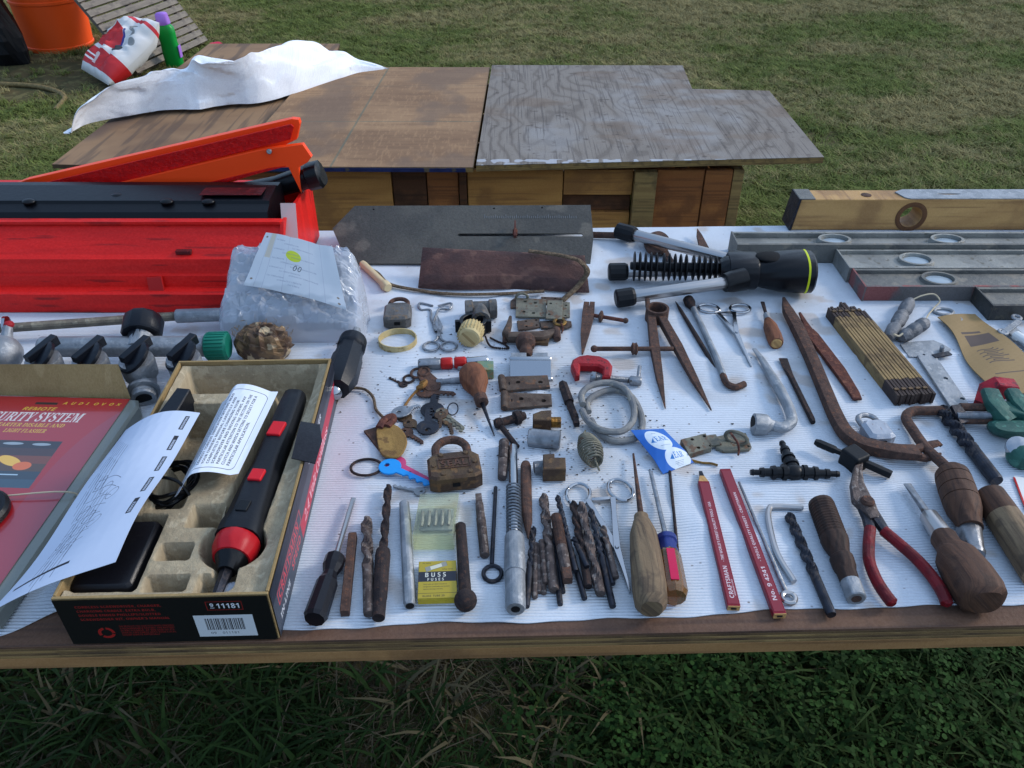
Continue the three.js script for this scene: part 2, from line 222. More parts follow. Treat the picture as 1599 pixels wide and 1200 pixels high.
// ---------------------------------------------------------------- ground and lawn
const patch = (x, z) => fbm(x / 9 + 40, z / 9 + 40, 13, 21, 4, 201) ; // dry / green patches
const bare = (x, z) => Math.max(sm(1.5, .35, Math.hypot((x + 3.0) / 1.15, (z + 4.95) / .75)), sm(1.25, .6, Math.hypot((x - 1.15) / .62, (z + 3.9) / .2)) * .75); // trodden earth by the tub, a bald spot behind the boards
{
  const m = surf([86, 74, 46], [70, 66, 40], [100, 92, 58], { rough: 1, tile: .55, f: 8, bump: 0, spot: .55 });
  const g = new THREE.PlaneGeometry(80, 80, 160, 160).rotateX(-PI / 2); quadUV(g, (x, y, z) => [x, z]);
  add('ground', 'bare brown soil under the lawn', '', [['ground', g, m]], { kind: 'structure' });
  const tuft = (n, hgt, wid, spread, bend, seg = 2) => {
    const pos = [], idx = [];
    for (let i = 0; i < n; i++) {
      const a = rr(0, 2 * PI), h = hgt * rr(.45, 1.1), l = bend * rr(.3, 1.3) * h, w = wid * rr(.6, 1.2), b = rr(0, 2 * PI), R = spread * Math.sqrt(rnd()), x = Math.cos(b) * R, z = Math.sin(b) * R, s = [-Math.sin(a), Math.cos(a)], o = pos.length / 3;
      for (let k = 0; k <= seg; k++) { const q = k / seg, ww = w * (1 - q * q) * .5 + .0002, X = x + Math.cos(a) * l * q * q, Z = z + Math.sin(a) * l * q * q, Y = h * (q - .35 * bend * q * q) ; pos.push(X + s[0] * ww, Y, Z + s[1] * ww, X - s[0] * ww, Y, Z - s[1] * ww); }
      for (let k = 0; k < seg; k++) { const c = o + 2 * k; idx.push(c, c + 1, c + 2, c + 1, c + 3, c + 2); }
    }
    const g = new THREE.BufferGeometry(); g.setAttribute('position', new THREE.Float32BufferAttribute(pos, 3)); g.setIndex(idx); g.computeVertexNormals(); return g;
  };
  const leaf = new THREE.MeshPhysicalMaterial({ color: 0xffffff, roughness: .8, specularIntensity: .25, side: THREE.DoubleSide });
  const field = (name, label, geo, n, place, tone) => {
    const im = new THREE.InstancedMesh(geo, leaf, n), q = new THREE.Object3D(), c = new THREE.Color(); let k = 0;
    for (let tries = 0; k < n && tries < n * 4; tries++) { const p = place(); if (!p) continue; q.position.set(p[0], p[3] ?? 0, p[1]); q.rotation.set(rr(-.15, .15), rr(0, 6.28), rr(-.15, .15)); q.scale.setScalar(p[2]); q.updateMatrix(); im.setMatrixAt(k, q.matrix); const t = tone(p[0], p[1]); c.setRGB(...t); im.setColorAt(k, c); k++; }
    im.count = k; im.name = name; im.castShadow = im.receiveShadow = true; im.userData = { label, category: 'grass', kind: 'stuff' }; scene.add(im);
  };
  const tone = (x, z) => { const d = sm(.38, .62, patch(x, z) + .3 * (rnd() - .5)), v = rr(.65, 1.35); return c3([.118, .158, .032], [.30, .24, .11], .12 + d * .76).map((a) => a * v); };
  field('lawn_grass', 'short patchy green and straw coloured lawn grass', tuft(20, .042, .003, .03, 1.1), 110000, () => { const z = -2.35 - 7.2 * Math.pow(rnd(), .9), x = rr(-1, 1) * (1.2 + .66 * -z); if (rnd() < bare(x, z) * .97) return null; return [x, z, rr(.65, 1.25)]; }, tone);
  field('far_lawn_grass', 'thin lawn grass around the stall', tuft(16, .06, .006, .06, 1), 60000, () => { const a = rr(0, 2 * PI), r = 1.5 + 17 * Math.sqrt(rnd()), x = Math.cos(a) * r, z = -3 + Math.sin(a) * r; if ((z < -2.3 && z > -9.6 && Math.abs(x) < 1.2 - .66 * z) || (z > -2.4 && z < .6 && Math.abs(x) < 1.75)) return null; return [x, z, rr(.9, 1.7)]; }, tone);
  // below the table: longer grass, clover and dead straw
  const under = () => [rr(-1.6, 1.6), rr(-2.3, .5), rr(.6, 1.2)], dry = (x, z) => Math.max(sm(.34, .1, Math.hypot((x + .14) / 1.1, z + .93)), sm(-.05, -.7, x) * .45);
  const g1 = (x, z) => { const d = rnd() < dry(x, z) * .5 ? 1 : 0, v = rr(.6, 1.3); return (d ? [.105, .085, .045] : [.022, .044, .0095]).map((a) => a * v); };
  field('long_grass', 'long dark green grass blades growing under the table', tuft(9, .085, .0085, .04, 1.35, 3), 7500, () => { const p = under(); return rnd() < dry(p[0], p[1]) * .75 ? null : p; }, g1);
  field('fine_grass', 'fine short grass under the table', tuft(16, .04, .003, .03, 1), 12000, () => { const p = under(); return rnd() < dry(p[0], p[1]) * .6 ? null : p; }, g1);
  const straw = (n) => tuft(n, .05, .0016, .05, 2.6, 4);
  field('dead_straw', 'tangle of dead straw and roots under the table', straw(7), 2600, () => { const p = under(); return rnd() < .12 + .88 * dry(p[0], p[1]) ? [p[0], p[1], rr(.6, 1.5)] : null; }, () => { const v = rr(.5, 1.5); return [.105 * v, .082 * v, .052 * v]; });
  const cl = []; for (let i = 0; i < 9; i++) { const a = rr(0, 6.28), r = .03 * Math.sqrt(rnd()), h = rr(.025, .06); for (let k = 0; k < 3; k++) cl.push(new THREE.CircleGeometry(rr(.0026, .0048), 7).rotateX(-PI / 2 + rr(-.5, .5)).rotateZ(rr(-.4, .4)).translate(Math.cos(a) * r + rr(-.007, .007), h, Math.sin(a) * r + rr(-.007, .007))); }
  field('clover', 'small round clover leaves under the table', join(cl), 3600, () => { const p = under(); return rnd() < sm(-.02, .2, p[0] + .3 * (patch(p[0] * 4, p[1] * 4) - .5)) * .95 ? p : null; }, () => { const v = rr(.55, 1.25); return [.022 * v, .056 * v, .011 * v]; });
}

// ---------------------------------------------------------------- table
{
  const ry = .026, C = [-.011, -.862], W = 2.3, D = .83, at = (x, y, z) => { const c = Math.cos(ry), s = Math.sin(ry); return [C[0] + x * c + z * s, y, C[1] - x * s + z * c]; };
  const top = wood([108, 80, 62], [90, 66, 54], [70, 53, 46], { tile: .35, rough: .6, across: 8 }), a = wood([158, 128, 82], [134, 106, 68], [92, 72, 50], { tile: .25 }), b = wood([112, 88, 60], [90, 70, 50], [64, 50, 40], { tile: .25 }), brd = wood([164, 122, 78], [142, 104, 66], [110, 80, 54], { tile: .3, rough: .75 });
  const parts = [], ply = (y0, h, m, inset, name) => parts.push([name, box(at(0, y0 + h / 2, inset / 2), W, h, D - inset, { ry, r: .0006, turn: PI / 2 }), m]);
  ply(T - .0045, .003, top, 0, 'top_veneer'); ply(T - .0079, .0034, b, .003, 'ply'); ply(T - .0113, .0034, a, .0015, 'ply'); ply(T - .0147, .0034, b, .0035, 'ply'); ply(T - .0181, .0034, a, .001, 'ply');
  for (const s of [1, -1]) parts.push(['edge_board', box(at(0, T - .0181 - .0075, s * (D / 2 - .055) ), W - .01, .015, .11, { ry, r: .001, turn: PI / 2 }), brd]);
  for (const [x, z] of [[-.56, .3], [-.56, -.3], [.68, .3], [.68, -.3]]) { const A = at(x, T - .034, z), B = at(x + Math.sign(x) * .26, 0, z * 1.1); parts.push(['leg', bar(A, B, .045, .07), brd]); }
  for (const x of [-.56, .68]) parts.push(['cross_beam', box(at(x, T - .0332 - .02, 0), .07, .04, .66, { ry, r: .002 }), brd]);
  add('plywood_table', 'long plywood topped trestle table with worn brown front edge', 'table', parts);
  // tablecloth
  const front = (x) => -.4523 - .0466 * (x + .2107) + .0016 * Math.sin(x * 17) + .0014 * Math.sin(x * 41 + 1) + .0006 * Math.sin(x * 127) - .03 * sm(-.36, -.41, x) + .026 * sm(-.41, -.46, x);
  const back = (x) => -1.281 - .026 * x;
  const cv = dtex(2048, 1024, (u, v) => {
    const x = -1.08 + 2.16 * u, z = -1.32 + .9 * v, n = fbm(u, v, 24, 12, 4, 900), fine = (hash(Math.floor(u * 2048), Math.floor(v * 1024), 4) - .5) * 9;
    let q = [206 + (n - .5) * 16, 211 + (n - .5) * 16, 218 + (n - .5) * 14];
    const grub = sm(.5, .8, fbm(u, v, 40, 18, 3, 77)) * sm(.62, .1, Math.hypot(x - .02, (z + .95) * 1.2)); q = c3(q, [150, 142, 136], grub * .28);
    const rd = Math.abs(x + .2 - .16 * (z + .75)) ; const red = sm(.045, .0, rd) * sm(-1.0, -.85, z) * sm(-.5, -.6, z) * (.35 + .65 * fbm(u, v, 60, 30, 3, 12)); q = c3(q, [214, 128, 136], red * .18);
    const st = sm(.58, .75, fbm(u, v, 11, 6, 4, 55)) * .3; q = c3(q, [184, 176, 166], st); const rs = sm(.66, .8, fbm(u, v, 46, 22, 3, 57)) * .35; q = c3(q, [170, 142, 118], rs);
    const sp = hash(Math.floor(u * 1024), Math.floor(v * 560), 8), den = .001 + .03 * sm(.2, .0, Math.hypot(x - .06, z + .74)) + .014 * sm(.25, .0, Math.hypot(x + .1, (z + .86))); if (sp < den) q = c3(q, [74, 62, 58], .15 + .6 * hash(Math.floor(u * 1024), Math.floor(v * 560), 9));
    return [q[0] + fine, q[1] + fine, q[2] + fine];
  });
  const rib = dtex(64, 512, (u, v) => { const f = .5 + .5 * Math.cos(2 * PI * (v * 16 + .12 * vn(u, v, 4, 8, 3))), k = 255 * clamp(f * .8 + .25 * vn(u, v, 32, 128, 6) * f + .15 * (hash(Math.floor(u * 64), Math.floor(v * 512), 1))); return [k, k, k]; }, false); rib.repeat.set(2.16 / .05, .9 / .056);
  const m = new THREE.MeshPhysicalMaterial({ map: cv, bumpMap: rib, bumpScale: .0009, roughness: .95, specularIntensity: .3 });
  const ridge = (x, z, ax, az, bx, bz, w, h) => { const dx = bx - ax, dz = bz - az, t = clamp(((x - ax) * dx + (z - az) * dz) / (dx * dx + dz * dz)), d = Math.hypot(x - ax - dx * t, z - az - dz * t); return h * Math.exp(-d * d / (w * w)) * sm(0, .2, t) * sm(1, .8, t); };
  const crease = [[.175, -.7, .2, -.48, .012, .0022], [.2, -1.2, .17, -.78, .014, .002], [-.12, -1.1, -.17, -.6, .02, .002], [.3, -.95, .33, -.5, .02, .0018], [-.05, -.98, .3, -1.0, .012, .0015], [.06, -.9, .42, -.83, .02, .0015], [.14, -1.25, .1, -1.06, .02, .004], [.05, -1.2, .02, -.5, .006, .0022], [-.2, -.86, .75, -.9, .006, .002], [.38, -1.0, .42, -.49, .007, .0024], [.24, -.62, .46, -.70, .012, .003], [-.14, -.54, .02, -.47, .015, .003], [.1, -.62, .3, -.54, .016, .0025], [.45, -.6, .6, -.52, .015, .004], [-.1, -.95, .06, -1.12, .012, .003], [.2, -1.08, .32, -.96, .012, .003], [-.46, -.62, -.40, -.50, .014, .012], [-.44, -.50, -.40, -.485, .012, .006]];
  const g = sheet((u, v) => { const x = -1.08 + 2.16 * u, z = lerp(back(x), front(x), v); let y = T - .0002 + .0014 * (fbm(u, v, 22, 10, 3, 61) - .4); for (const c of crease) y += ridge(x, z, ...c); return [x, y, z]; }, 300, 130, .0009);
  quadUV(g, (x, y, z) => [(x + 1.08) / 2.16, (z + 1.32) / .9]);
  add('tablecloth', 'white ribbed cotton cloth spread over the plywood table', 'tablecloth', [['tablecloth', g, m]]);
}

// ---------------------------------------------------------------- crate with loose plywood on top
const crateZ = -2.26;
{
  const tan = wood([190, 134, 72], [168, 114, 60], [134, 90, 52], { tile: .4 }), red = wood([166, 104, 56], [142, 86, 48], [108, 66, 40], { tile: .35 }), dk = wood([106, 66, 40], [84, 54, 36], [62, 42, 30], { tile: .3 }), rough = wood([160, 128, 78], [134, 104, 64], [100, 80, 52], { tile: .2 });
  const parts = [], H = .478, pl = (x0, x1, y0, y1, m, dz = 0, th = .018, name = 'plank') => parts.push([name, box([(x0 + x1) / 2, (y0 + y1) / 2, crateZ - th / 2 + dz], x1 - x0 - .003, y1 - y0 - .002, th, { r: .0015, rz: (rnd() - .5) * .004 }), m]);
  pl(-1.2, -.604, .02, H, red); pl(-.604, -.3525, .02, H, tan); pl(-.3525, -.2504, .02, H, dk, -.006); pl(-.2504, -.156, .02, H, red, -.002); pl(-.156, -.1314, 0, H, dk, .008); pl(-.1314, .1503, .02, H, tan, .003);
  pl(.1503, .3544, .40, H, tan, .002); pl(.1503, .3544, .345, .396, dk, -.014); pl(.1503, .3544, .02, .345, tan, -.001); pl(.3544, .4224, 0, H, rough, .022, .03, 'post'); pl(.4224, .5623, .02, H, red, .002); pl(.5623, .6436, 0, H, red, .006); pl(.6436, .6776, 0, H, rough, .002, .036, 'post');
  for (let i = 0; i < 4; i++) { parts.push(['plank', box([.668, .06 + i * .115, crateZ - .48], .018, .108, .85, { r: .0015 }), i % 2 ? red : tan]); parts.push(['plank', box([-1.19, .06 + i * .115, crateZ - .48], .018, .108, .85, { r: .0015 }), i % 2 ? tan : red]); parts.push(['plank', box([-.26, .06 + i * .115, crateZ - .93], 1.86, .108, .018, { r: .0015 }), i % 2 ? red : tan]); }
  add('wooden_crate', 'low crate of warm brown boards behind the table', 'crate', parts);
}
{ // weathered sheets lying on the crate
  const pl = (name, label, pts, y, th, fn, edge, extra = []) => {
    const xs = pts.map((p) => p[0]), zs = pts.map((p) => p[1]), x0 = Math.min(...xs), x1 = Math.max(...xs), z0 = Math.min(...zs), z1 = Math.max(...zs);
    const t = dtex(1024, 1024, fn); const m = new THREE.MeshPhysicalMaterial({ map: t, roughness: .85, bumpMap: t, bumpScale: .0015, specularIntensity: .4 });
    const body = plate(pts, y - th, th - .0008, { bevel: 0 }), s = new THREE.Shape(pts.map((p) => new THREE.Vector2(p[0], -p[1]))), face = new THREE.ShapeGeometry(s).rotateX(-PI / 2).translate(0, y, 0).toNonIndexed(); quadUV(face, (x, yy, z) => [(x - x0) / (x1 - x0), (z - z0) / (z1 - z0)]);
    const lip = plate(pts, y - .0008, .0008, { bevel: 0 }).toNonIndexed();
    add(name, label, 'board', [['core', body, edge], ['face_veneer', quadUV(plate(pts.map((p) => p), y - .0007, .0012, { bevel: 0 }), (x, yy, z) => [(x - x0) / (x1 - x0), (z - z0) / (z1 - z0)]), m], ...extra]);
  };
  const edge = wood([150, 120, 72], [118, 92, 58], [84, 66, 46], { tile: .08 }), dkEdge = wood([92, 72, 52], [74, 58, 44], [56, 46, 38], { tile: .1 });
  pl('plywood_sheet', 'stained brown board under the crumpled white sheet, larger than its neighbours', [[-1.325, -2.25], [-1.30, -3.66], [-.74, -3.66], [-.62, -2.21]], .497, .012, (u, v) => { const n = fbm(u, v, 3, 8, 4, 31), l = fbm(u, v, 40, 6, 3, 33), s = sm(.5, .62, fbm(u, v, 3, 3, 3, 39)); let q = c3([146, 115, 86], [122, 94, 72], sm(.3, .7, n)); q = c3(q, [84, 70, 62], sm(.5, .7, l) * .5); return c3(q, [92, 78, 72], s * .7); }, dkEdge);
  pl('plywood_sheet', 'brown plywood with blue painted front edge and green chalk lines', [[-.80, -2.195], [-.76, -3.228], [-.0852, -3.228], [-.109, -2.187]], .512, .014, (u, v) => {
    const n = fbm(u, v, 3, 9, 4, 41), l = fbm(u, v, 6, 90, 3, 43), s = sm(.52, .68, fbm(u, v, 4, 4, 4, 49)); let q = c3([154, 121, 90], [130, 100, 75], sm(.3, .7, n)); q = c3(q, [104, 80, 62], sm(.5, .75, l) * .3); q = c3(q, [172, 136, 100], sm(.55, .8, fbm(u, v, 120, 40, 2, 47)) * .35); q = c3(q, [112, 92, 78], s * .6);
    const ln = (d, w) => sm(w, 0, Math.abs(d)) * .75, k = Math.max(ln(u - .457 + .052 * v, .008), ln(v - .62, .004), ln(v - .24, .003) * .5); q = c3(q, [84, 98, 88], k * (.5 + .5 * vn(u, v, 60, 60, 7))); const g = (hash(Math.floor(u * 1024), Math.floor(v * 1024), 3) - .5) * 16; return q.map((a) => a + g);
  }, edge, [['painted_edge', box([-.45, .505, -2.1875], .64, .0115, .002, { r: .0004, ry: -.0115 }), surf([40, 48, 88], [32, 38, 74], [96, 82, 66], { rough: .7, tile: .3, spot: .7 })]]);
  pl('weathered_plywood_sheet', 'grey weathered plywood with swirling grain and a notched corner', [[-.1005, -2.187], [-.077, -3.235], [.656, -3.229], [.637, -2.921], [.904, -2.898], [.894, -2.251], [.5, -2.225]], .518, .018, (u, v) => {
    const w = fbm(u, v, 4, 3, 4, 71), e1 = Math.exp(-((u - .50) ** 2 / .004 + (v - .47) ** 2 / .006)), e2 = Math.exp(-((u - .66) ** 2 / .004 + (v - .47) ** 2 / .006)), e3 = Math.exp(-((u - .16) ** 2 / .01 + (v - .62) ** 2 / .09)), e4 = Math.exp(-((u - .33) ** 2 / .012 + (v - .2) ** 2 / .02));
    const ph = u * 13 + w * 5 + 2.2 * e1 + 2.2 * e2 + 2.8 * e3 + 2 * e4, r = .5 + .5 * Math.sin(ph * 2 * PI), l = fbm(u, v, 260, 7, 3, 73), s = fbm(u, v, 5, 4, 4, 79);
    let q = c3([130, 121, 112], [104, 94, 85], Math.pow(r, 2) * .38); q = c3(q, [86, 78, 73], sm(.8, .99, r) * .26); q = c3(q, [150, 149, 149], sm(.5, .75, s) * .5); q = c3(q, [72, 66, 64], sm(.56, .74, l) * .42); q = c3(q, [112, 92, 76], sm(.5, .72, fbm(u, v, 5, 9, 4, 83)) * .4);
    q = c3(q, [70, 62, 58], sm(.7, .85, fbm(u, v, 40, 50, 3, 87)) * .5); const gg = (hash(Math.floor(u * 1024), Math.floor(v * 1024), 13) - .5) * 22; q = q.map((a) => a + gg); if (v > .955) q = c3(q, [176, 178, 184], sm(.5, .6, vn(u, v, 60, 60, 9)) * .8); return q;
  }, edge);
}
{ // crumpled white sheet lying on the boards
  const lo = [[-1.3723,.5,-2.4731], [-1.3495,.5,-2.5694], [-1.2561,.5,-2.6457], [-1.1735,.5,-2.6786], [-1.0657,.5,-2.7053], [-.9837,.5,-2.7533], [-.8595,.512,-2.7843], [-.7716,.512,-2.8797], [-.6558,.512,-3.0456], [-.5777,.512,-3.1477], [-.4788,.513,-3.2062]];
  const hi = [[-1.3654,.505,-2.4702], [-1.3299,.58,-2.5068], [-1.2555,.6,-2.6114], [-1.1706,.62,-2.6822], [-1.0765,.64,-2.7428], [-.9731,.65,-2.7196], [-.8759,.65,-2.7827], [-.8155,.66,-2.936], [-.7128,.62,-3.1156], [-.6086,.54,-3.2107], [-.4733,.514,-3.2023]];
  const cl = new THREE.CatmullRomCurve3(lo.map(vec)), ch = new THREE.CatmullRomCurve3(hi.map(vec));
  const g = sheet((u, v) => {
    const a = cl.getPoint(u); a.z += .03 * Math.sin(PI * u) * (fbm(u, .3, 11, 3, 3, 97) - .5) * 2; const b = ch.getPoint(u), w = Math.sin(PI * clamp(u)) ** .5; let x, y, z;
    if (v < .72) { const q = v / .72; x = lerp(a.x, b.x, q); z = lerp(a.z, b.z, q); y = lerp(a.y, b.y, Math.pow(Math.sin(q * PI / 2), .8)); } else { const q = (v - .72) / .28; x = b.x - .02 * q; z = b.z - .16 * w * q; y = lerp(b.y, .515, q * q); }
    const fo = fbm(u + v * .12, v, 7, 3, 2, 91) - .5, f2 = Math.sin((u * 4.5 - v * 1.3 + fo * 1.4) * 2 * PI), f3 = fbm(u * .5 + v * .3, v * .5 - u * .2, 20, 12, 2, 95) - .5, k = w * sm(0, .1, v) * sm(1, .85, v);
    const rg = (1 - Math.abs(2 * vn(u * .9 + v * .3, v * .6 + u * .3, 9, 4, 99) - 1)) ** 3; y += k * (.014 * rg + .024 * (.5 + .5 * f2) + .05 * fo + .014 * f3 - .012); z += .02 * fo * w; x += .01 * f3 * w; return [x, Math.max(y, .513), z];
  }, 150, 60, .002);
  add('white_sheet', 'crumpled white bed sheet heaped on the brown boards', 'sheet', [['white_sheet', quadUV(g, (x, y, z) => [x, z + y]), surf([240, 240, 242], [236, 236, 239], [232, 232, 236], { rough: .95, tile: .3, bump: .0004 })]]);
}
// ---------------------------------------------------------------- things on the grass by the tub
{
  const c = [-3.03, 0, -5.72], A = [c[0], 0, c[2]], B = [c[0], .95, c[2]];
  add('orange_tub', 'big orange plastic tub on bare earth', 'tub', [['wall', turned(A, B, [[0, .205], [.02, .212], [.03, .212], [.035, .207], [.3, .222], [.305, .228], [.32, .228], [.325, .222], [.95, .25], [.955, .262], [.99, .262], [1, .255]], 40), M.orangeDim]]);
  const bp = []; for (let i = 0; i <= 12; i++) { const t = i / 12; bp.push([[-3.17 + .02 * Math.sin(t * 9) - .1 * t, .9 * t, -5.3 - .05 * t], .20 + .05 * Math.sin(t * 6) - .1 * t * t * t + (i === 0 ? -.06 : 0), .22 + .04 * Math.cos(t * 7)]); }
  add('rubbish_bag', 'tall black bag slumped against the orange tub', 'bag', [['rubbish_bag', (() => { const g = sweep(bp, { n: 28, k: 2.6, dir: [0, 1, 0], crease: 1.5 }), p = g.attributes.position; for (let i = 0; i < p.count; i++) { const a = Math.atan2(p.getZ(i) + 5.32, p.getX(i) + 3.2), k = 1 + .07 * Math.sin(a * 7 + p.getY(i) * 9); p.setX(i, -3.2 + (p.getX(i) + 3.2) * k); p.setZ(i, -5.32 + (p.getZ(i) + 5.32) * k); } g.computeVertexNormals(); return g; })(), M.blackSat]]);
  const d = vec([.2095, 0, -.9778]), e = vec([.572, -.805, .159]).normalize(), B0 = vec([-2.074, .012, -5.727]), at = (s, t, o = 0) => B0.clone().addScaledVector(d, s).addScaledVector(e, t).addScaledVector(new THREE.Vector3().crossVectors(d, e).normalize(), o).toArray(), parts = [], w = wood([132, 122, 108], [110, 100, 90], [86, 78, 72], { tile: .25 }), nn = new THREE.Vector3().crossVectors(d, e).normalize().toArray();
  for (let i = 0; i < 26; i++) parts.push(['slat', sweep([[at(-.8, -.02 - i * .046, -.03), .036, .014], [at(.02, -.02 - i * .046, -.03), .036, .014]], { n: 8, k: 10, ref: nn, rot: 0 }), w]);
  for (const s of [-.75, -.4, -.03]) parts.push(['batten', sweep([[at(s, 0, -.008), .04, .028], [at(s, -1.19, -.008), .04, .028]], { n: 8, k: 10, ref: nn }), w]);
  add('slatted_pallet', 'grey slatted wooden pallet leaning against the orange tub', 'pallet', parts);
  // bag of pet food or the like
  const print = canvasMat(512, 512, (g, W, H) => {
    g.fillStyle = '#d8d4d0'; g.fillRect(0, 0, W, H); g.fillStyle = '#c01c20'; g.fillRect(0, 40, W, 120); g.beginPath(); g.moveTo(60, 200); g.bezierCurveTo(150, 170, 300, 190, 330, 210); g.bezierCurveTo(330, 300, 300, 330, 250, 350); g.lineTo(90, 380); g.fill();
    g.strokeStyle = '#2a2c7c'; g.lineWidth = 14; g.beginPath(); g.moveTo(335, 195); g.bezierCurveTo(340, 300, 300, 350, 240, 372); g.stroke(); g.fillStyle = '#8c8a86'; for (const [x, y] of [[330, 390], [390, 350], [440, 300]]) { g.beginPath(); g.ellipse(x, y, 34, 26, 0, 0, 7); g.fill(); } g.fillStyle = '#eee8e0'; g.fillRect(60, 70, 150, 12); g.fillRect(80, 100, 200, 10); g.fillStyle = '#e8c8c0'; g.fillRect(220, 60, 60, 70); g.fillStyle = '#3a3a3a'; g.beginPath(); g.arc(350, 215, 36, 0, 7); g.fill(); g.fillStyle = '#d03038'; g.fillRect(0, 440, W, 24);
  }, .45);
  const half = (sgn) => { const g = sheet((u, v) => { const a = u * 2 - 1, b = v * 2 - 1, k = (1 - a ** 4) * (1 - b ** 4), cr = fbm(u, v, 6, 6, 4, sgn > 0 ? 15 : 25) - .5; return [a * .18 * (1 - .08 * b * b), sgn * (.075 * Math.sqrt(Math.max(0, k)) + .1 * cr * k) + .05 * sm(.5, 1, -b) * a, b * .23]; }, 36, 36, .001); return g; };
  const pose = (g) => g.rotateX(.62).rotateY(-.75).rotateZ(-.12).translate(-2.26, .17, -4.93);
  add('feed_bag', 'crumpled red and white paper feed bag lying before the pallet', 'bag', [['front', pose(half(1)), print], ['back', pose(half(-1)), print]]);
  const p0 = [-2.075, 0, -5.18], tl = (x, y, z) => [p0[0] + x - .06 * y, y, p0[2] + z - .02 * y];
  const body = sweep([[0, .09, .06], [.012, .105, .07], [.10, .108, .07], [.15, .098, .066], [.2, .104, .07], [.235, .1, .066], [.252, .07, .056]].map(([y, w, h]) => [tl(0, y, 0), w, h]), { n: 24, k: 2.8, dir: [-.06, 1, -.02], ref: [0, 0, 1] });
  add('detergent_bottle', 'green plastic detergent bottle with lavender cap beside the feed bag', 'bottle', [['body', body, plain(0x0d8a34, .3)], ['cap', sweep([[tl(0, .25, 0), .07, .062], [tl(0, .256, 0), .08, .068], [tl(0, .31, 0), .07, .06], [tl(0, .318, 0), .05, .045]], { n: 22, k: 2.6, dir: [-.06, 1, -.02], ref: [0, 0, 1] }), plain(0xa070c8, .4)], ['side_label', box(tl(.056, .1, .006), .006, .07, .04, { r: .002 }), plain(0xa070c8, .4)]]);
  add('garden_hose', 'tan garden hose end lying on the bare earth', 'hose', [['garden_hose', wire([[-3.5, .014, -4.75], [-3.1, .014, -4.79], [-2.72, .014, -4.74], [-2.48, .014, -4.55], [-2.414, .014, -4.3]], .014, { n: 10 }), surf([132, 112, 72], [112, 96, 62], [92, 80, 56], { rough: .7 })]]);
  add('plastic_scrap', 'small pink plastic scrap at the pallet foot', 'scrap', [['plastic_scrap', sheet((u, v) => [-1.99 + u * .13, .02 + .025 * Math.sin(u * 5 + v * 3), -5.66 + v * .07], 10, 6, .002), plain(0xc02848, .5)]]);
}

// ================================================================ left side of the table
const vplate = (pts, z, th, { bevel = .0006, holes = [] } = {}) => { const s = new THREE.Shape(pts.map((p) => new THREE.Vector2(p[0], p[1]))); for (const [x, y, r] of holes) { const h = new THREE.Path(); h.absarc(x, y, r, 0, 2 * PI, true); s.holes.push(h); } return boxUV(new THREE.ExtrudeGeometry(s, { depth: th - 2 * bevel, bevelEnabled: bevel > 0, bevelThickness: bevel, bevelSize: bevel, bevelOffset: -bevel, bevelSegments: 1, curveSegments: 20 }).translate(0, 0, z + bevel)); };
const xprofile = (pts, x0, x1) => { const s = new THREE.Shape(pts.map((p) => new THREE.Vector2(-p[0], p[1]))); return boxUV(new THREE.ExtrudeGeometry(s, { depth: x1 - x0, bevelEnabled: false }).rotateY(PI / 2).translate(x0, 0, 0)); }; // pts [z,y]
const bil = (a, b, c, d, u, v) => mix(mix(a, b, u), mix(d, c, u), v);
